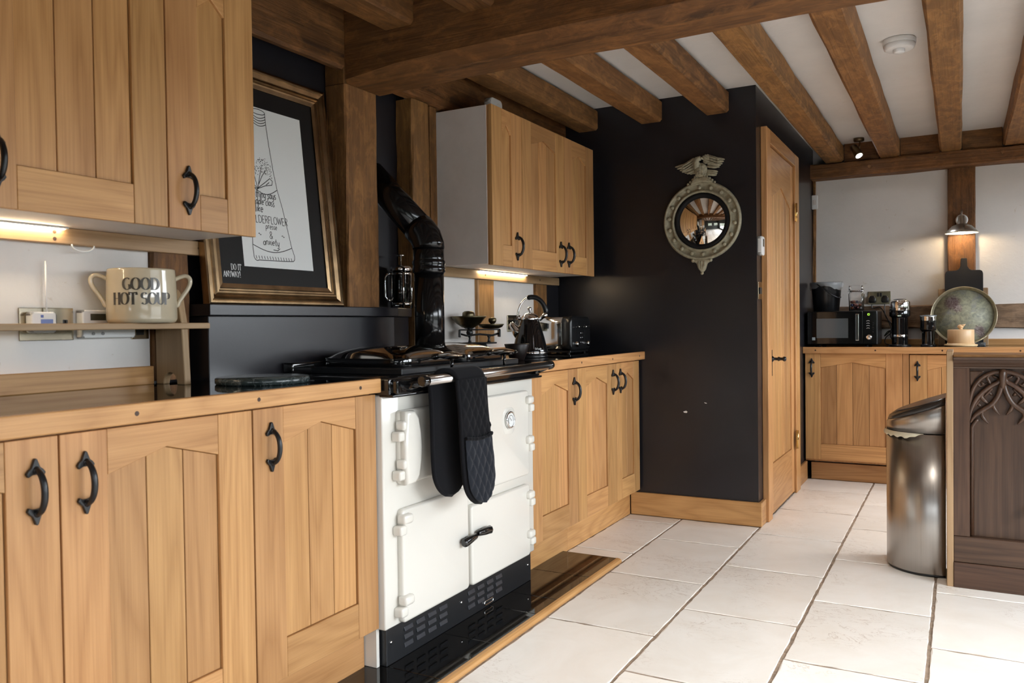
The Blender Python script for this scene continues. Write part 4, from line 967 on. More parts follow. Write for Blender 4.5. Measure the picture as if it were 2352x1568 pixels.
sk = thing('wall_socket', 'double socket with black plug on the plaster behind the kettle', 'socket', (-2.09, 3.82, 1.03))
f_ = plate(sk, PW, 3.765, 3.905, 1.045, 1.133)
obj('plug', MB().prism(rrect(3.785, 3.825, 1.058, 1.108, .01), .006, .04, PW, .005, 2, True), 'black_plastic', f_)
obj('switch', MB().prism(rect(3.833, 3.843, 1.095, 1.115), .006, .010, PW, .001), 'black_plastic', f_)

# scales
s0 = Vector((-1.965, 3.275, ZW))
sc = thing('weighing_scales', 'antique black and brass balance scales with two pans', 'scales', s0)
T = Matrix.Translation(s0) @ Matrix.Rotation(math.radians(38), 4, 'Z')
def so(nm, mb, mat, par=None): return obj(nm, mb.xf(T), mat, par or sc)
so('base', MB().prism([(-.075, 0), (.075, 0), (.055, .05), (.035, .056), (.03, .075), (-.03, .075), (-.035, .056), (-.055, .05)], -.03, .03, lambda u, d, v: (u, d, v), .006, 2, True), 'iron')
so('base_table', MB().box(-.078, .078, -.034, .034, .074, .081, .003, 2, True), 'iron')
for x in (-.045, .045): so('column', MB().lathe([(.010, .080), (.007, .085), (.005, .10), (.009, .108), (.004, .115)], (x, 0, 0), 12), 'iron')
bm_ = so('beam', MB().tube([(-.095, -.012, .122), (-.06, -.012, .112), (0, -.012, .118), (.06, -.012, .112), (.095, -.012, .122)], .0045, 8).tube([(-.095, .012, .122), (-.06, .012, .112), (0, .012, .118), (.06, .012, .112), (.095, .012, .122)], .0045, 8).box(-.097, -.089, -.03, .03, .104, .140, .003, 2).box(.089, .097, -.03, .03, .104, .140, .003, 2).tube([(-.095, -.02, .139), (.095, -.02, .139)], .003, 8), 'iron')
so('boss', MB().lathe([(0, -.02), (.013, -.02), (.016, -.015), (.012, -.010), (0, -.01)], (-.045, -.012, .126), 16, 'y'), 'iron', bm_)
so('pan_support', MB().tube([(-.10, 0, .178), (-.085, 0, .160), (-.065, 0, .148), (-.035, 0, .145), (-.015, 0, .160), (-.003, 0, .178)], .0035, 8).cyl((-.05, 0, .12), (-.05, 0, .147), .006, 10), 'iron')
so('large_pan', MB().lathe([(0, .148), (.030, .150), (.056, .168), (.078, .194), (.0845, .200), (.083, .2025), (.076, .197), (.054, .172), (.028, .154), (0, .152)], (-.050, 0, 0), 40, sx=1.0, sy=.82), 'antique_brass')
so('small_pan', MB().lathe([(0, .142), (.035, .143), (.052, .150), (.062, .163), (.061, .165), (.050, .154), (.034, .147), (0, .146)], (.055, 0, 0), 36), 'antique_brass')
def weight(label, x, y, z, s):
    prof = [(0, 0), (.020, 0), (.021, .004), (.018, .010), (.010, .014), (.009, .018), (.016, .024), (.019, .032), (.018, .042), (.012, .046), (0, .047)]
    p = T @ Vector((x, y, z))
    tag(obj('brass_weight', MB().lathe([(a*s, b*s) for a, b in prof], p, 20), 'antique_brass', base=p), label, 'weight', 'brass weights on the scales')
weight('large brass weight standing in the upper pan of the scales', -.050, 0, .1540, 1.55)
weight('smaller brass weight standing in the lower pan of the scales', .062, 0, .1485, 1.0)

# coffee press on the ledge
c0 = (-2.068, 2.812, 1.157)
cp = thing('coffee_press', 'glass coffee press with chrome frame on the dark ledge beside the flue', 'coffee press', c0)
lathe_obj('beaker', [(0, .014), (.039, .014), (.0395, .02), (.0395, .155), (.041, .160), (.038, .160), (.0375, .022), (0, .018)], c0, 'glass', cp, 36)
mb = MB().lathe([(.0402, .012), (.0415, .012), (.0415, .024), (.0402, .024)], c0, 36).lathe([(.0402, .140), (.0415, .140), (.0415, .150), (.0402, .150)], c0, 36)
for i in range(4):
    a = PI/4+i*PI/2; x, y = c0[0]+.0415*math.cos(a), c0[1]+.0415*math.sin(a)
    mb.tube([(x, y, c0[2]), (x, y, c0[2]+.150)], .0055, 6, flat=.4)
obj('frame', mb, 'chrome', cp)
ld = lathe_obj('lid', [(.043, .158), (.0445, .161), (.0445, .168), (.040, .176), (.015, .182), (.004, .183), (0, .183)], c0, 'chrome', cp, 36)
obj('plunger_rod', MB().cyl((c0[0], c0[1], c0[2]+.06), (c0[0], c0[1], c0[2]+.222), .0022, 8), 'chrome', cp)
obj('plunger_disc', MB().lathe([(0, .058), (.036, .058), (.036, .064), (0, .064)], c0, 28), 'chrome', cp)
obj('plunger_knob', MB().lathe([(0, .218), (.012, .219), (.016, .222), (.014, .226), (0, .228)], c0, 20), 'chrome', ld)
hd = Vector((-.62, -.78, 0)); c_ = Vector(c0)
obj('handle', MB().tube([c_+hd*d+Vector((0, 0, z)) for d, z in ((.038, .145), (.060, .145), (.070, .13), (.070, .05), (.06, .034), (.038, .032))], .0055, 8), 'chrome', cp)

# alarm box on top of the wall cupboards
ab = thing('alarm_sounder', 'rounded white alarm box standing on top of the right wall cupboards', 'alarm', (-1.90, 3.33, 2.045))
b_ = obj('case', MB().prism(rrect(3.285, 3.392, 2.047, 2.135, .022, 6), 0, .04, PX(-1.93), .006, 3, True), 'white_plastic', ab)
obj('dial_ring', MB().lathe([(.020, 0), (.022, .0012), (.024, 0)], (-1.8905, 3.355, 2.092), 24, 'x'), 'white_board', b_)
# ================================================================ convex eagle mirror
cx, cy, cz = -1.222, 4.40, 1.629
mi = thing('convex_mirror', 'round convex mirror with studded grey-gilt frame and eagle crest', 'mirror', (cx, cy, cz-.29))
c0 = (cx, cy-.002, cz)
fr = obj('frame', MB().lathe([(.150, 0), (.2115, 0), (.2125, .012), (.207, .022), (.200, .024), (.195, .014), (.186, .005), (.172, .005), (.166, .018), (.160, .024), (.156, .024), (.152, .016), (.150, .008)], c0, 72, 'y'), 'verdigris', mi)
for i in range(18):
    a = math.radians(93+20*i); obj('stud', MB().ball((cx+.180*math.cos(a), cy-.022, cz+.180*math.sin(a)), .0112, 8), 'verdigris', fr)
obj('black_slip', MB().lathe([(.126, .004), (.126, .012), (.132, .019), (.142, .021), (.151, .016), (.151, .004)], c0, 64, 'y'), 'matt_black', mi)
R_ = .30; sag = R_-math.sqrt(R_*R_-.127**2)
obj('mirror_glass', MB().lathe([(.127*i/20, .010+math.sqrt(R_*R_-(.127*i/20)**2)-(R_-sag)) for i in range(21)], c0, 64, 'y'), 'mirror', mi)
PM = lambda u, d, v: (cx+u, cy-d, cz+v)
eg = obj('eagle_crest', MB().prism([(-.055, .195), (-.05, .215), (-.03, .232), (.03, .234), (.055, .212), (.068, .197), (.0, .208)], .004, .034, PM, .006, 2, True), 'verdigris', mi)
def feather(p0, p1, w, d0, th=.010):
    (u0, v0), (u1, v1) = p0, p1; L_ = math.hypot(u1-u0, v1-v0); t = ((u1-u0)/L_, (v1-v0)/L_); n = (-t[1], t[0])
    pr = [(0, .6), (.3, 1.), (.75, .95), (.93, .6), (1., 0.)]
    pl_ = [(u0+t[0]*L_*a+n[0]*w*b/2, v0+t[1]*L_*a+n[1]*w*b/2) for a, b in pr]+[(u0+t[0]*L_*a-n[0]*w*b/2, v0+t[1]*L_*a-n[1]*w*b/2) for a, b in pr[-2::-1]]
    return MB().prism(pl_, d0, d0+th, PM, .0025, 1, True)
lw = [((-.028, .318), (-.148, .304)), ((-.030, .308), (-.136, .292)), ((-.030, .298), (-.122, .282)), ((-.028, .290), (-.108, .272)), ((-.026, .284), (-.094, .266)), ((-.024, .278), (-.080, .260)), ((-.022, .274), (-.064, .257)), ((-.016, .272), (-.046, .257))]
rw = [((.040, .335), (.128, .318)), ((.036, .325), (.124, .306)), ((.034, .315), (.116, .296)), ((.032, .306), (.108, .288)), ((.030, .298), (.100, .280)), ((.03, .29), (.088, .278))]
mb = MB()
for i, (a, b) in enumerate(lw+rw): mb.merge(feather(a, b, .0145, .006+.006*(i % 2)).bm)
obj('wing_feathers', mb, 'verdigris', eg)
mb = MB()
for s, (x, z) in ((-1, (-.045, .318)), (1, (.045, .328))):
    for i in range(7):
        for j in range(3):
            u = x-s*.028+s*i*.0115; v = z+.020-j*.013-abs(i-1.5)*.006*(1 if s < 0 else .8)
            mb.merge(feather((u-s*.006, v+.004), (u+s*.016, v-.010), .013, .017+.003*(2-j), .007).bm)
obj('covert_feathers', mb, 'verdigris', eg)
mb = MB().ball(PM(0, .026, .272), .036, 10, (1.0, .62, 1.05))
mb.tube([PM(-.012, .028, .285), PM(-.024, .032, .312), PM(-.016, .034, .330), PM(.002, .034, .334)], [.026, .018, .0155, .012], 12)
mb.tube([PM(.0, .034, .335), PM(.012, .034, .331), PM(.017, .034, .322)], [.008, .0055, .001], 8)
for i in range(5):
    for j in range(4): mb.merge(feather((-.022+i*.011, .296-j*.014), (-.020+i*.0115, .278-j*.014), .0135, .034+.013*math.sin((i+.0)*PI/4)-.002*abs(j-1.5), .006).bm)
obj('body', mb, 'verdigris', eg)
mb = MB()
for i, (a, b) in enumerate((((.015, .268), (.092, .256)), ((.015, .260), (.090, .246)), ((.015, .252), (.086, .238)))): mb.merge(feather(a, b, .016, .012+.002*i).bm)
for i in range(6): mb.merge(feather((-.03+i*.012, .245), (-.035+i*.0145, .222), .012, .022, .009).bm)
for s in (-1, 1):
    for i in range(3): mb.ball(PM(s*(.045+.014*i), .018, .224-.011*i), .009-.001*i, 6)
obj('tail_and_perch', mb, 'verdigris', eg)
dp = obj('drop_ornament', MB().prism([(-.055, -.208), (-.035, -.208), (-.01, -.204), (.02, -.204), (.035, -.206), (.052, -.206), (.044, -.222), (.030, -.228), (.020, -.262), (.008, -.276), (-.006, -.276), (-.020, -.256), (-.030, -.226), (-.046, -.220)], .003, .026, PM, .006, 2, True), 'verdigris', mi)
mb = MB().ball(PM(0, .016, -.281), .0095, 8)
for s in (-1, 1): mb.ball(PM(s*.048, .02, -.213), .010, 8)
for s in (-1, 0, 1):
    for j in range(3): mb.merge(feather((s*.016, -.215-j*.013), (s*(.012-j*.003), -.242-j*.012), .013, .024+.002*j, .006).bm)
obj('acanthus_leaf', mb, 'verdigris', dp)

# chips in the paint of the dark wall
# ================================================================ fittings on the pantry wall
PD = PX(-.935)
t = thing('thermostat', 'white wall thermostat with grey screen beside the oak door', 'thermostat', (-.935, 4.45, 1.43))
b_ = obj('case', MB().prism(rrect(4.412, 4.485, 1.432, 1.532, .014), 0, .024, PD, .004, 2, True), 'white_plastic', t)
obj('screen', MB().prism(rect(4.438, 4.47, 1.478, 1.518), .0238, .0246, PD), 'lcd', b_)
t = thing('light_switch', 'brass light switch plate below the thermostat', 'switch', (-.935, 4.44, 1.2))
f_ = plate(t, PD, 4.408, 4.494, 1.200, 1.292)
for u in (4.428, 4.454): obj('rocker', MB().prism(rect(u, u+.018, 1.228, 1.262), .006, .011, PD, .001), 'black_plastic', f_)
t = thing('motion_sensor', 'small white sensor box in the corner above the bucket', 'sensor', (-.92, 6.24, 1.89))
b_ = obj('case', MB().box(-.935, -.895, 6.225, 6.262, 1.885, 1.985, .005, 2), 'white_plastic', t)
obj('lens', MB().prism(rrect(-.925, -.905, 1.915, 1.95, .004), 0, .003, PY(6.225), .001), 'white_board', b_)

# ================================================================ back worktop
PB = lambda y: PY(y)
mx0, mx1, my, mz0, mz1 = -.915, -.475, 5.88, ZB+.014, 1.146
mw = thing('microwave', 'black microwave oven with chrome handle on the back worktop', 'microwave', ((mx0+mx1)/2, my+.16, ZB))
obj('body', box(mx0, mx1, my, my+.33, mz0, mz1, .006, 2), 'black_plastic', mw)
PF = PY(my)
d_ = obj('door', MB().prism(rrect(mx0+.004, mx1-.088, mz0+.004, mz1-.004, .004), 0, .018, PF, .003, 2), 'black_enamel', mw)
obj('window_pane', MB().prism(rect(mx0+.062, mx0+.262, mz0+.045, mz1-.050), .0178, .0186, PF), plain('smoked_glass', (.10, .115, .125), .06), d_)
obj('handle', MB().box(mx0+.308, mx0+.330, my-.044, my-.034, mz0+.028, mz1-.022, .003, 2).box(mx0+.312, mx0+.326, my-.036, my-.017, mz0+.034, mz0+.046).box(mx0+.312, mx0+.326, my-.036, my-.017, mz1-.042, mz1-.03), 'chrome', d_)
obj('badge', MB().prism(rect(mx0+.033, mx0+.054, mz0+.03, mz0+.05), .0178, .0184, PF), plain('badge_silver', (.5, .6, .65), .3, metal=.6), d_)
cp_ = obj('control_panel', MB().prism(rrect(mx1-.086, mx1-.004, mz0+.004, mz1-.004, .004), 0, .018, PF, .003, 2), 'black_enamel', mw)
mb = MB(); text(mb, 'IO', mx1-.060, mz1-.032, .012, lambda u, v: (u, my-.0186, v), .2); ribbon(mb, A_(mx1-.052, mz1-.026, .007, .007, 0, 360, 12), lambda t: .002, lambda u, v: (u, my-.0186, v))
obj('display', mb, 'display', cp_)
obj('knob', MB().lathe([(0, 0), (.019, 0), (.020, .004), (.017, .018), (.013, .021), (0, .021)], (mx1-.050, my-.018, mz0+.050), 28, 'y'), 'chrome', cp_)
mb = MB()
for i in range(4):
    ribbon(mb, [(mx1-.066, mz0+.108+i*.016), (mx1-.056, mz0+.112+i*.016), (mx1-.046, mz0+.108+i*.016)], lambda t: .002, lambda u, v: (u, my-.0184, v))
obj('panel_symbols', mb, 'white_plastic', cp_)
for z in (.085, .100, .115, .13, .145): obj('button', MB().cyl((mx1-.026, my-.018, mz0+z), (mx1-.026, my-.0205, mz0+z), .0045, 10), 'black_plastic', cp_)
for x in (mx0+.07, mx1-.07):
    for y in (my+.04, my+.28): obj('foot', MB().cyl((x, y, ZB), (x, y, mz0+.001), .012, 12), 'matt_black', mw)

bk = Vector((-.815, 6.06, mz1))
b_ = thing('compost_bucket', 'black plastic bucket with clear liner standing on the microwave', 'bucket', bk)
lathe_obj('pail', [(0, 0), (.080, 0), (.083, .004), (.098, .165), (.102, .180), (.106, .190), (.106, .198), (.102, .200), (.098, .192), (.092, .16), (.078, .006), (0, .004)], bk, 'black_plastic', b_, 40)
mb = MB(); rr = random.Random(5); V, F = [], []
for i in range(48):
    a = 2*PI*i/48; q = [rr.uniform(-.0025, .0025) for _ in range(4)]
    for j, (r_, z) in enumerate(((.100, .192), (.107, .203), (.111, .196), (.110, .178), (.107, .160+.012*math.sin(a*3)+rr.uniform(-.008, .008)))):
        V.append((bk.x+(r_+q[j % 4])*math.cos(a), bk.y+(r_+q[j % 4])*math.sin(a), bk.z+z))
for i in range(48):
    for j in range(4): F.append((i*5+j, ((i+1) % 48)*5+j, ((i+1) % 48)*5+j+1, i*5+j+1))
mb.add(V, F, True); obj('liner', mb, 'clear_bag', b_)
obj('bail_handle', MB().tube([bk+Vector((.0+.113*math.cos(a)*.0+x, -.108+y, z)) for a, x, y, z in ((0, -.045, .006, .186), (0, -.02, -.004, .166), (0, .02, -.006, .135), (0, .055, .006, .108), (0, .085, .03, .092), (0, .100, .055, .096))], .0045, 8), 'black_plastic', b_)

jr = thing('clip_jar', 'square glass clip jar holding sweets on the microwave', 'jar', (-.617, 6.02, mz1))
jx, jy = -.617, 6.02
def sq(h, w, r, mbk=None): return rrect(jx-w, jx+w, jy-w, jy+w, r, 4)
mb = MB()
rings = [(0, .040, .010), (.003, .045, .012), (.115, .047, .012), (.125, .041, .016), (.134, .041, .016)]
V, F = [], []
for z, w, r_ in rings:
    for u, v in sq(0, w, r_): V.append((u, v, mz1+z))
n_ = 20
for i in range(len(rings)-1):
    for j in range(n_): F.append((i*n_+j, i*n_+(j+1) % n_, (i+1)*n_+(j+1) % n_, (i+1)*n_+j))
for z, w, r_ in [(z, w-.003, r_) for z, w, r_ in rings[::-1]]:
    for u, v in sq(0, w, r_): V.append((u, v, mz1+max(z, .005)))
for i in range(len(rings)-1, 2*len(rings)-1):
    for j in range(n_): F.append((i*n_+j, i*n_+(j+1) % n_, (i+1)*n_+(j+1) % n_, (i+1)*n_+j))
F.append(tuple(range(n_))); F.append(tuple((2*len(rings)-1)*n_+j for j in range(n_)))
mb.add(V, F, True); bmesh.ops.recalc_face_normals(mb.bm, faces=mb.bm.faces[:]); obj('jar_body', mb, 'glass', jr)
l_ = obj('lid', MB().prism(rrect(jx-.046, jx+.046, jy-.046, jy+.046, .012, 4), mz1+.137, mz1+.172, lambda u, d, v: (u, v, d), .005, 2, True), 'glass', jr)
obj('wire_clip', MB().tube([(jx-.047, jy-.03, mz1+.13), (jx-.05, jy-.05, mz1+.135), (jx+.05, jy-.05, mz1+.135), (jx+.047, jy-.03, mz1+.13)], .0016, 6), 'chrome', l_)
rr = random.Random(9)
cols = [plain('wrap_%s' % n, c, .3, metal=.5) for n, c in (('copper', (.45, .16, .08)), ('plum', (.14, .03, .06)), ('silver', (.6, .6, .62)), ('blue', (.06, .09, .22)), ('pink', (.6, .25, .22)))]
k_ = 0
for lay in range(3):
    for i, (dx, dy) in enumerate(((-.025, -.025), (.0, -.027), (.026, -.024), (-.024, .0), (.002, .002), (.026, .003), (-.02, .026), (.018, .026))):
        if lay == 2 and i % 2: continue
        p = (jx+dx+rr.uniform(-.003, .003), jy+dy+rr.uniform(-.003, .003), mz1+.0175+lay*.021)
        m_ = MB().ball((0, 0, 0), .0115, 6, (1, .9, .85)); m_.xf(Matrix.Translation(p) @ Matrix.Rotation(rr.uniform(0, 3), 4, 'Z'))
        cn = ('copper', 'plum', 'silver', 'blue', 'pink')[k_ % 5]
        tag(obj('sweet', m_, cols[k_ % 5], base=p), '%s wrapped sweet inside the glass clip jar' % cn, 'sweet', 'wrapped sweets in the clip jar'); k_ += 1

# socket with two plugs
sk = thing('wall_socket', 'brass double socket with two black plugs right of the glass jar', 'socket', (-.49, 6.3, 1.19))
PS = PY(6.30)
f_ = plate(sk, PS, -.570, -.424, 1.192, 1.283)
for u in (-.512, -.494): obj('switch', MB().prism(rect(u, u+.014, 1.246, 1.272), .006, .010, PS, .001), 'black_plastic', f_)
for u, lab, pth in ((-.540, 'black plug and cable at the jar side of the back socket', [(-.540, 6.25, 1.195), (-.540, 6.245, 1.17), (-.53, 6.25, 1.165), (-.49, 6.25, 1.172), (-.46, 6.25, 1.13), (-.43, 6.24, 1.06), (-.415, 6.235, 1.0), (-.45, 6.22, .96), (-.455, 6.21, .925), (-.43, 6.19, .912), (-.36, 6.17, .912)]),
                    (-.458, 'black plug and looping cable beside the tall coffee machine', [(-.458, 6.25, 1.195), (-.460, 6.245, 1.15), (-.45, 6.25, 1.10), (-.42, 6.26, 1.06), (-.41, 6.255, 1.03), (-.43, 6.245, 1.0), (-.46, 6.24, .97), (-.44, 6.225, 1.0), (-.42, 6.21, 1.005), (-.42, 6.2, .97), (-.40, 6.19, .94), (-.35, 6.15, .925)])):
    p_ = thing('plug_and_cable', lab, 'plug', (u, 6.28, 1.2), 'plugs in the back wall socket')
    obj('plug', MB().prism([(u-.024, 1.212), (u-.018, 1.202), (u+.018, 1.202), (u+.024, 1.212), (u+.024, 1.235), (u+.012, 1.253), (u-.012, 1.253), (u-.024, 1.235)], .0105, .046, PS, .005, 2, True), 'black_plastic', p_)
    obj('cable', cable(pth), 'black_plastic', p_)

# coffee machines
k1 = Vector((-.352, 6.05, ZB))
cm = thing('coffee_machine', 'tall black pod coffee machine with chrome head', 'coffee machine', k1)
obj('foot_plate', MB().lathe([(0, 0), (.068, 0), (.070, .004), (.066, .010), (0, .012)], k1, 40), 'black_plastic', cm)
lathe_obj('column', [(.050, .010), (.050, .185), (.052, .192), (.062, .200), (.0635, .204)], k1, 'black_enamel', cm, 44)
lathe_obj('chrome_band', [(.0503, .058), (.0515, .060), (.0515, .076), (.0503, .078)], k1, 'chrome', cm, 44)
lathe_obj('black_collar', [(.0635, .200), (.0645, .206), (.0645, .236), (.0635, .238)], k1, 'black_enamel', cm, 44)
lathe_obj('chrome_head', [(.0637, .238), (.0645, .240), (.0645, .292), (.061, .300), (.046, .308), (.040, .309)], k1, 'chrome', cm, 44)
lathe_obj('top_cap', [(.041, .306), (.040, .312), (.02, .315), (0, .316)], k1, 'black_plastic', cm, 36)
obj('pod_slot', MB().prism(rect(k1.x-.010, k1.x+.012, k1.z+.198, k1.z+.206), 0, .004, PY(k1.y-.062)), 'chrome', cm)
obj('water_tank', MB().box(k1.x-.048, k1.x+.045, k1.y+.050, k1.y+.115, k1.z, k1.z+.25, .012, 2), 'black_plastic', cm)
k2 = Vector((-.182, 6.02, ZB))
mf = thing('milk_frother', 'small black milk frother with chrome rim beside the coffee machine', 'milk frother', k2)
lathe_obj('base', [(0, 0), (.046, 0), (.047, .004), (.042, .012), (.040, .014)], k2, 'black_plastic', mf, 36)
lathe_obj('lower_body', [(.038, .012), (.038, .095), (.040, .100)], k2, 'black_enamel', mf, 36)
lathe_obj('jug', [(.040, .098), (.046, .106), (.0475, .112), (.0475, .168)], k2, 'black_enamel', mf, 36)
lathe_obj('chrome_rim', [(.0478, .168), (.0482, .170), (.0482, .192), (.050, .196), (.047, .197), (.046, .17)], k2, 'chrome', mf, 36)
lathe_obj('lid', [(.047, .1955), (.052, .197), (.050, .203), (0, .206)], k2, plain('clear_grey_lid', (.25, .28, .30), .1, alpha=.6), mf, 36)

# boards, tray and cheese dome
def board(name, label, poly, x, y, z, th, leanx, mat, bev=.003, cat='chopping board'):
    c = math.cos(leanx); s = math.sin(leanx)
    Pb = lambda u, d, v: (x+u, y+v*s-d*c, z+v*c+d*s*0+.0)
    return tag(obj(name, MB().prism(poly, 0, th, Pb, bev, 2), mat, base=(x, y, z)), label, cat)
wp = rrect(-.146, .146, 0, .382, .006, 3)
board('wooden_board', 'pale wooden board standing behind the black paddle board', wp, .018, 6.200, ZB+.0005, .016, math.radians(7.2), 'pale_oak_z')
pb = [(-.111, .02), (-.103, .004), (-.09, 0), (.09, 0), (.103, .004), (.111, .02), (.111, .480), (.106, .495), (.094, .502), (.045, .503), (.030, .512), (.020, .530), (.019, .58), (.015, .585), (-.015, .585), (-.019, .58), (-.020, .530), (-.030, .512), (-.045, .503), (-.094, .502), (-.106, .495), (-.111, .480)]
board('paddle_board', 'matt black paddle board with handle below the wall lamp', pb, .024, 6.176, ZB+.0005, .014, math.radians(7.4), 'matt_black')
tr_ = .193; ty, tzc = 6.118, ZB+.001; tl_ = math.radians(9)
ty_ = thing('round_tray', 'round gilt-rimmed tray with faded floral print leaning on the boards', 'tray', (.020, ty, ZB))
TR = Matrix.Translation((.020, ty, tzc)) @ Matrix.Rotation(-tl_, 4, 'X') @ Matrix.Translation((0, 0, tr_+.002))
def floral():
    m, nt, b = nodes('faded_floral')
    v = COORD(nt, rand=False)
    n1 = NOISE(nt, v, 28, 6, .7, .8); n2 = NOISE(nt, v, 9, 4, .6, .4); n3 = NOISE(nt, v, 40, 5, .7, 2.)
    c = MIX(nt, RAMP(nt, n1, (.35, 0.), (.65, 1.)), (.40, .39, .27), (.17, .18, .14))
    c = MIX(nt, MATH(nt, 'MULTIPLY', RAMP(nt, n2, (.52, 0.), (.62, 1.)), .55), c, (.24, .25, .27))
    sx_ = nt.nodes.new('ShaderNodeSeparateXYZ'); nt.links.new(v, sx_.inputs[0])
    for fu, fv, r0, al in ((-.065, .285, .055, .9), (-.03, .245, .03, .7), (.09, .10, .04, .8), (-.055, .075, .045, .8), (.105, .065, .025, .7)):
        du = MATH(nt, 'SUBTRACT', sx_.outputs[0], fu); dv = MATH(nt, 'SUBTRACT', sx_.outputs[2], fv)
        d = MATH(nt, 'SQRT', MATH(nt, 'ADD', MATH(nt, 'MULTIPLY', du, du), MATH(nt, 'MULTIPLY', dv, dv)))
        f1 = RAMP(nt, MATH(nt, 'ADD', d, MATH(nt, 'MULTIPLY', MATH(nt, 'SUBTRACT', n3, .5), .05)), (r0*.55, 1.), (r0*1.0, 0.))
        rose = MIX(nt, RAMP(nt, n3, (.42, 0.), (.58, 1.)), (.075, .025, .035), (.30, .24, .25))
        c = MIX(nt, MATH(nt, 'MULTIPLY', f1, al), c, rose)
    nt.links.new(c, b.inputs['Base Color']); b.inputs['Roughness'].default_value = .5
    return m
obj('tray_base', MB().lathe([(0, .004), (tr_-.018, .004), (tr_-.018, 0), (0, 0)], (0, 0, 0), 64, 'y').xf(TR), floral(), ty_)
obj('tray_rim', MB().lathe([(tr_-.020, 0), (tr_-.018, .004), (tr_-.006, .028), (tr_-.002, .032), (tr_, .030), (tr_-.001, .026), (tr_-.014, 0)], (0, 0, 0), 72, 'y').xf(TR), plain('tray_gilt', (.42, .37, .25), .3, metal=.7, noise=.2, nscale=30), ty_)
cd = Vector((.005, 5.975, ZB))
ch_ = thing('cheese_dome', 'light wood cheese dome with bird-shaped knob on a round board', 'cheese dome', cd)
maple = wood('maple', (.72, .50, .28), (.58, .37, .18), 'z', rough=.35, var=.05, rings=.3)
obj('round_board', MB().lathe([(0, 0), (.088, 0), (.094, .004), (.096, .011), (.092, .014), (.080, .016), (.078, .022), (0, .022)], cd, 56), maple, ch_)
dm = obj('dome', MB().lathe([(.0755, .0225), (.0765, .024), (.0765, .104), (.074, .108), (0, .109)], cd, 56), maple, ch_)
mb = MB().lathe([(0, .108), (.010, .109), (.011, .114), (.009, .118)], cd, 20).ball(cd+Vector((-.002, 0, .127)), .016, 10, (1.1, .8, .85)).tube([cd+Vector((.004, 0, .130)), cd+Vector((.018, 0, .136)), cd+Vector((.028, 0, .143))], [.011, .006, .001], 10)
obj('bird_knob', mb, maple, dm)
tag(obj('slate_board', MB().prism(rrect(.075, .145, 6.02, 6.06, .008, 3), ZB, ZB+.024, lambda u, d, v: (u, v, d), .003, 2), marble('slate', (.02, .022, .026), (.045, .05, .055), (.2, .2, .2)), base=(.11, 6.04, ZB)), 'small dark slate block right of the cheese dome', 'slate')

# ================================================================ carved panel end and bin
iy = 3.74
ip = thing('carved_counter', 'dark oak counter end with gothic carved tracery panel', 'counter', (.5, iy+.13, 0))
PI_ = PY(iy)
obj('side_board', box(-.048, -.024, iy-.006, iy+.26, 0, .952, .002), 'pale_oak_z', ip)
obj('body', box(-.0235, 1.30, iy+.040, iy+.258, .0, .928), 'dark_oak_z', ip)
obj('corner_stile', MB().prism(rect(-.0235, .034, .208, .884), -.039, .0, PI_, .001), 'dark_oak_z', ip)
obj('upper_plinth', MB().prism(rect(-.0235, 1.30, .103, .207), -.039, .004, PI_, .002), 'dark_oak_x', ip)
obj('lower_plinth', MB().prism(rect(-.0235, 1.30, .0, .102), -.039, .010, PI_, .002), 'dark_oak_x', ip)
obj('counter_top', MB().box(-.0235, 1.31, iy-.012, iy+.26, .928, .938, .002), 'joist_x', ip)
obj('top_moulding', MB().prism([(-.022, .884), (.002, .884), (.004, .890), (.002, .893), (.006, .898), (.004, .906), (.012, .916), (.022, .918), (.024, .928), (-.022, .928)], -.0235, 1.305, lambda u, d, v: (d, iy-u, v), .0), 'dark_oak_x', ip)
pu0, pw_ = .036, .226
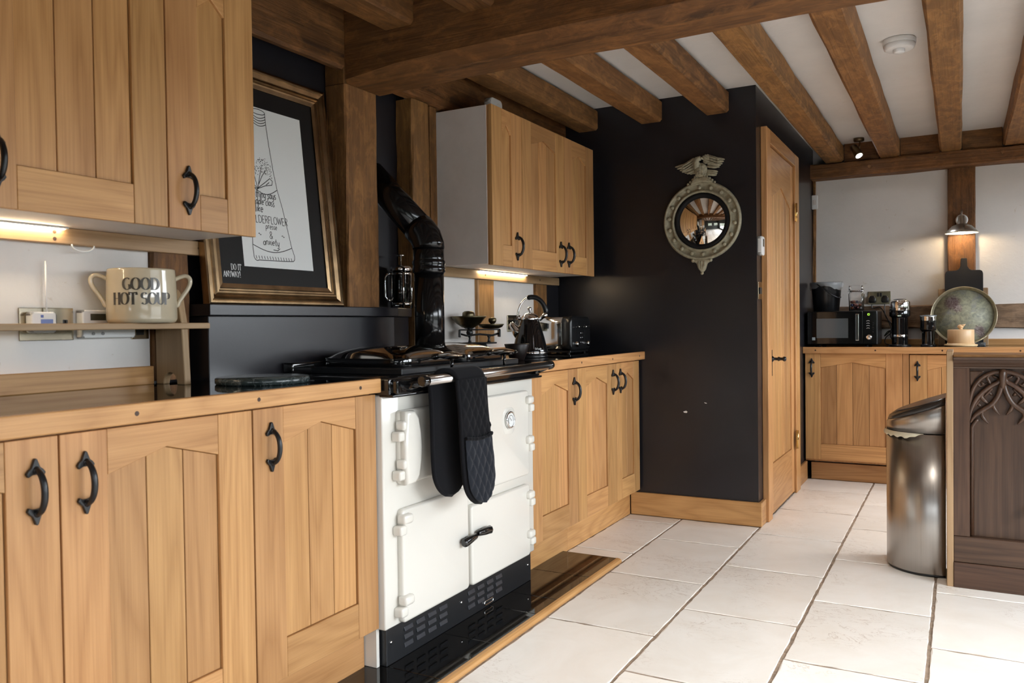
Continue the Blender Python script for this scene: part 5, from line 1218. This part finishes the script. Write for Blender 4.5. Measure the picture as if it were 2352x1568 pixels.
for k in range(5):
    u0 = pu0+k*(pw_+.014); u1 = u0+pw_-.002; m_ = (u0+u1)/2
    tp_ = obj('carved_panel', MB().prism(rect(u0, u1, .208, .883), -.0395, -.026, PI_), 'dark_oak_z', ip)
    if k < 4: obj('muntin', MB().prism(rect(u1+.001, u1+.015, .208, .884), -.039, .0, PI_, .001), 'dark_oak_z', ip)
    obj('tracery_boss', MB().tube([(m_, iy+.006, .880), (m_, iy+.003, .868), (m_, iy+.004, .845), (m_, iy+.010, .812), (m_, iy+.016, .80)], [.010, .0135, .0125, .010, .004], 10), 'dark_oak_z', tp_)
    for s in (-1, 1):
        e = u0 if s < 0 else u1
        obj('bead', MB().tube([(e-s*.006, iy+.014, .212), (e-s*.006, iy+.014, .648)]+[(e-s*(.006+.022*t), iy+.014, .648+.03*math.sin(t*1.57)) for t in (.3, .7, 1)], .0075, 8), 'dark_oak_z', tp_)
        X = lambda x: m_+s*(1130-x)/415*(pw_/2)
        Zc = lambda y: .874-(y-420)/690*.219
        def rib(pts, r=.0085, d=.012): obj('tracery_rib', cable([(X(x), iy+d+.003, Zc(y)) for x, y in pts], r, 6, .25, .85), 'dark_oak_z', tp_)
        rib([(1130, 425), (1000, 445), (880, 500), (790, 590), (735, 700), (712, 830), (708, 1000)], .0105)
        rib([(1130, 440), (1090, 545), (980, 610), (850, 715), (765, 830), (722, 940), (712, 1050)], .0095, .010)
        rib([(1132, 470), (1115, 600), (1070, 730), (1000, 830), (900, 900), (780, 985), (720, 1080)], .0105, .010)
        rib([(1060, 745), (1012, 830), (1025, 890), (1090, 968)], .0085, .012); rib([(935, 880), (872, 945), (880, 1005), (950, 1082)], .0085, .012)
        rib([(1000, 440), (940, 500), (960, 555), (990, 600)], .007); rib([(885, 690), (862, 745), (895, 790), (945, 830)], .0075)
        rib([(1000, 640), (925, 720), (880, 760)], .006, .02); rib([(800, 560), (850, 620), (960, 560)], .006, .022); rib([(860, 760), (800, 840), (745, 900)], .006, .02)
        for x, y, a_ in ((1040, 500, .5), (880, 585, .9), (970, 700, .8), (830, 850, .9)):
            m2 = MB().ball((0, 0, 0), .5, 6, (.030, .012, .013)); m2.xf(Matrix.Translation((X(x), iy+.026, Zc(y))) @ Matrix.Rotation(s*a_*-1, 4, 'Y')); obj('carved_leaf', m2, 'dark_oak_z', tp_)
        obj('spandrel', MB().prism([(X(705), Zc(425)), (X(900), Zc(425)), (X(780), Zc(520)), (X(715), Zc(660))], -.028, -.014, PI_, .003), 'dark_oak_z', tp_)
kn = obj('drawer_knob', MB().lathe([(0, 0), (.012, 0), (.009, .008), (.016, .018), (.014, .024), (0, .026)], (.2335, iy+.003, .325), 16, 'y'), 'brass', ip)

bx, by, br_ = -.112, 4.003, .177
bn = thing('pedal_bin', 'brushed steel bin with dark slanted lid beside the carved counter', 'bin', (bx, by, 0))
fl_ = -.054
def dsec(r_, n=40):
    a_ = math.acos(min(1, (fl_-bx)/r_)); return [(bx+r_*math.cos(a_+(2*PI-2*a_)*i/n), by+r_*math.sin(a_+(2*PI-2*a_)*i/n)) for i in range(n+1)]
def dloft(rings, cap=True):
    V, F = [], []; n = len(dsec(.17))
    for r_, zf in rings:
        for u, v in dsec(r_): V.append((u, v, zf(u, v) if callable(zf) else zf))
    for i in range(len(rings)-1):
        for j in range(n): F.append((i*n+j, i*n+(j+1) % n, (i+1)*n+(j+1) % n, (i+1)*n+j))
    if cap: F += [tuple(range(n)), tuple((len(rings)-1)*n+j for j in range(n))]
    mb = MB(); mb.add(V, F); bmesh.ops.recalc_face_normals(mb.bm, faces=mb.bm.faces[:])
    for f in mb.bm.faces: f.smooth = len(f.verts) == 4 and abs(f.normal.x) < .999
    return mb
sl = lambda z: (lambda u, v: z+(u-(bx-br_))*.36)
obj('foot_ring', dloft([(br_-.006, 0), (br_-.004, .012)]), 'black_plastic', bn)
obj('body', dloft([(br_-.003, .010), (br_, .014), (br_, .598)]), 'steel', bn)
obj('lid_collar', dloft([(br_-.0005, .603), (br_-.001, sl(.632)), (br_-.008, sl(.642))]), 'steel', bn)
li = obj('lid', dloft([(br_-.006, sl(.641)), (br_-.012, sl(.656)), (br_-.04, sl(.668))]), plain('grey_lid', (.055, .05, .048), .22, metal=.3), bn)
obj('touch_button', MB().box(-.095, -.058, by-.09, by+.09, .706, .7315, .004, 2), plain('lid_button', (.16, .16, .165), .3), li)
# bin liner folded out under the collar
V, F = [], []
sec = dsec(br_+.005, 60)[27:54]
for i, (u, v) in enumerate(sec):
    w = .022+.004*math.sin(i*1.7); t_ = i/(len(sec)-1); w *= 1 if t_ < .8 else max(.1, (1-t_)/.2)
    V += [(u, v, .602), (u+(u-bx)*.03, v+(v-by)*.03, .602-w*.6), (u, v, .602-w)]
for i in range(len(sec)-1):
    for j in range(2): F.append((3*i+j, 3*i+3+j, 3*i+4+j, 3*i+1+j))
mb = MB(); mb.add(V, F, True); obj('liner_edge', mb, 'bag', bn)

# ================================================================ lamps and ceiling fittings
wl = thing('wall_lamp', 'lit satin nickel wall lamp with flared shade on the oak post', 'lamp', (.012, 6.262, 1.62))
lc = (.012, 6.15)
obj('back_plate', MB().lathe([(0, .0), (.036, .0), (.038, .006), (.034, .012), (.026, .014), (.024, .010), (0, .012)], (.012, 6.262, 1.742), 32, 'y'), 'white_plastic', wl)
obj('arm', cable([(.012, 6.252, 1.742), (.012, 6.23, 1.775), (.012, 6.19, 1.795), (.012, 6.158, 1.785), (.012, 6.15, 1.755)], .0055), 'nickel', wl)
sh_ = obj('shade', MB().lathe([(.012, 1.762), (.020, 1.758), (.026, 1.708), (.034, 1.702), (.058, 1.692), (.080, 1.668), (.097, 1.648), (.0965, 1.645), (.080, 1.662), (.057, 1.686), (.030, 1.698), (.0, 1.700)], (lc[0], lc[1], 0), 48), 'nickel', wl)
obj('shade_lining', MB().lathe([(.0955, 1.6445), (.079, 1.6605), (.056, 1.6845), (.030, 1.6955)], (lc[0], lc[1], 0), 48), 'white_plastic', sh_)
obj('bulb', MB().ball((lc[0], lc[1], 1.658), .020, 10, (1, 1, 1.1)), 'bulb', wl)
ss = thing('ceiling_spotlight', 'lit bronze ceiling spotlight between two joists above the pantry corner', 'light', (-.600, 6.05, ZC))
obj('ceiling_rose', MB().lathe([(0, 0), (.034, 0), (.034, -.018), (.030, -.021), (0, -.021)], (-.600, 6.05, ZC-.0005), 28), 'bronze', ss)
obj('arm', MB().tube([(-.595, 6.05, ZC-.02), (-.595, 6.05, ZC-.055), (-.600, 6.05, ZC-.075)], .0042, 8), 'bronze', ss)
hd = Vector((.45, -.35, -.82)).normalized(); hc_ = Vector((-.618, 6.05, ZC-.085))
pts = [hc_-hd*.045, hc_-hd*.035, hc_+hd*.035, hc_+hd*.045]
obj('head', MB().tube(pts, [.019, .025, .027, .028], 20), 'bronze', ss)
q_ = hd.to_track_quat('Z', 'Y').to_matrix().to_4x4()
m_ = MB().lathe([(0, .0), (.022, .0), (.022, .002), (0, .002)], (0, 0, 0), 20); m_.xf(Matrix.Translation(hc_+hd*.0445) @ q_); obj('lens', m_, 'spot_bulb', ss)
L = bpy.data.lights.new('spot_beam', 'SPOT'); L.energy = 26; L.spot_size = math.radians(75); L.spot_blend = .5; L.color = (.95, .96, 1); L.shadow_soft_size = .02
lo = bpy.data.objects.new('spot_beam', L); COL.objects.link(lo); lo.parent = ss; lo.location = hc_+hd*.052-ss.location; lo.rotation_euler = hd.to_track_quat('-Z', 'Y').to_euler()
for i, (x, y, tx_, ty2) in enumerate(((.1, 2.2, -.1, 2.7), (-.7, 1.7, -.6, 2.3), (.85, 4.6, .5, 4.8))):  # spotlights added out of view to brighten the floor and back wall
    s_ = thing('ceiling_spotlight', ['lit ceiling spotlight overhead near the tie beam, out of the picture', 'lit ceiling spotlight above the left worktop, out of the picture', 'lit ceiling spotlight beyond the counter end, out of the picture'][i], 'light', (x, y, ZC), 'ceiling spotlights')
    obj('ceiling_rose', MB().lathe([(0, 0), (.034, 0), (.034, -.018), (0, -.021)], (x, y, ZC-.0005), 24), 'bronze', s_)
    d2 = Vector((tx_-x, ty2-y, -2.2)).normalized(); c2 = Vector((x, y, ZC-.085))
    obj('arm', MB().tube([(x, y, ZC-.02), c2], .0042, 8), 'bronze', s_)
    obj('head', MB().tube([c2-d2*.045, c2-d2*.03, c2+d2*.045], [.019, .025, .028], 20), 'bronze', s_)
    m_ = MB().lathe([(0, .0), (.022, .0), (.022, .002), (0, .002)], (0, 0, 0), 20); m_.xf(Matrix.Translation(c2+d2*.0445) @ d2.to_track_quat('Z', 'Y').to_matrix().to_4x4()); obj('lens', m_, 'spot_bulb', s_)
    L = bpy.data.lights.new('spot_beam', 'SPOT'); L.energy = (75, 75, 120)[i]; L.spot_size = math.radians(78); L.spot_blend = 1; L.color = (1, .93, .84); L.shadow_soft_size = .03
    lo = bpy.data.objects.new('spot_beam', L); COL.objects.link(lo); lo.parent = s_; lo.location = c2+d2*.055-s_.location; lo.rotation_euler = d2.to_track_quat('-Z', 'Y').to_euler()
sm = thing('smoke_alarm', 'round white smoke alarm on the ceiling between joists', 'smoke alarm', (-.233, 4.03, ZC))
obj('base', MB().lathe([(0, 0), (.066, 0), (.068, -.004), (.068, -.020), (.066, -.022), (0, -.022)], (-.233, 4.03, ZC-.0005), 48), 'white_plastic', sm)
obj('cover', MB().lathe([(.064, -.0225), (.066, -.026), (.062, -.040), (.052, -.046), (0, -.047)], (-.233, 4.03, ZC), 48), 'white_plastic', sm)
obj('sensor_dome', MB().lathe([(.024, -.047), (.024, -.058), (.020, -.062), (0, -.063)], (-.233, 4.02, ZC), 28), 'white_plastic', sm)
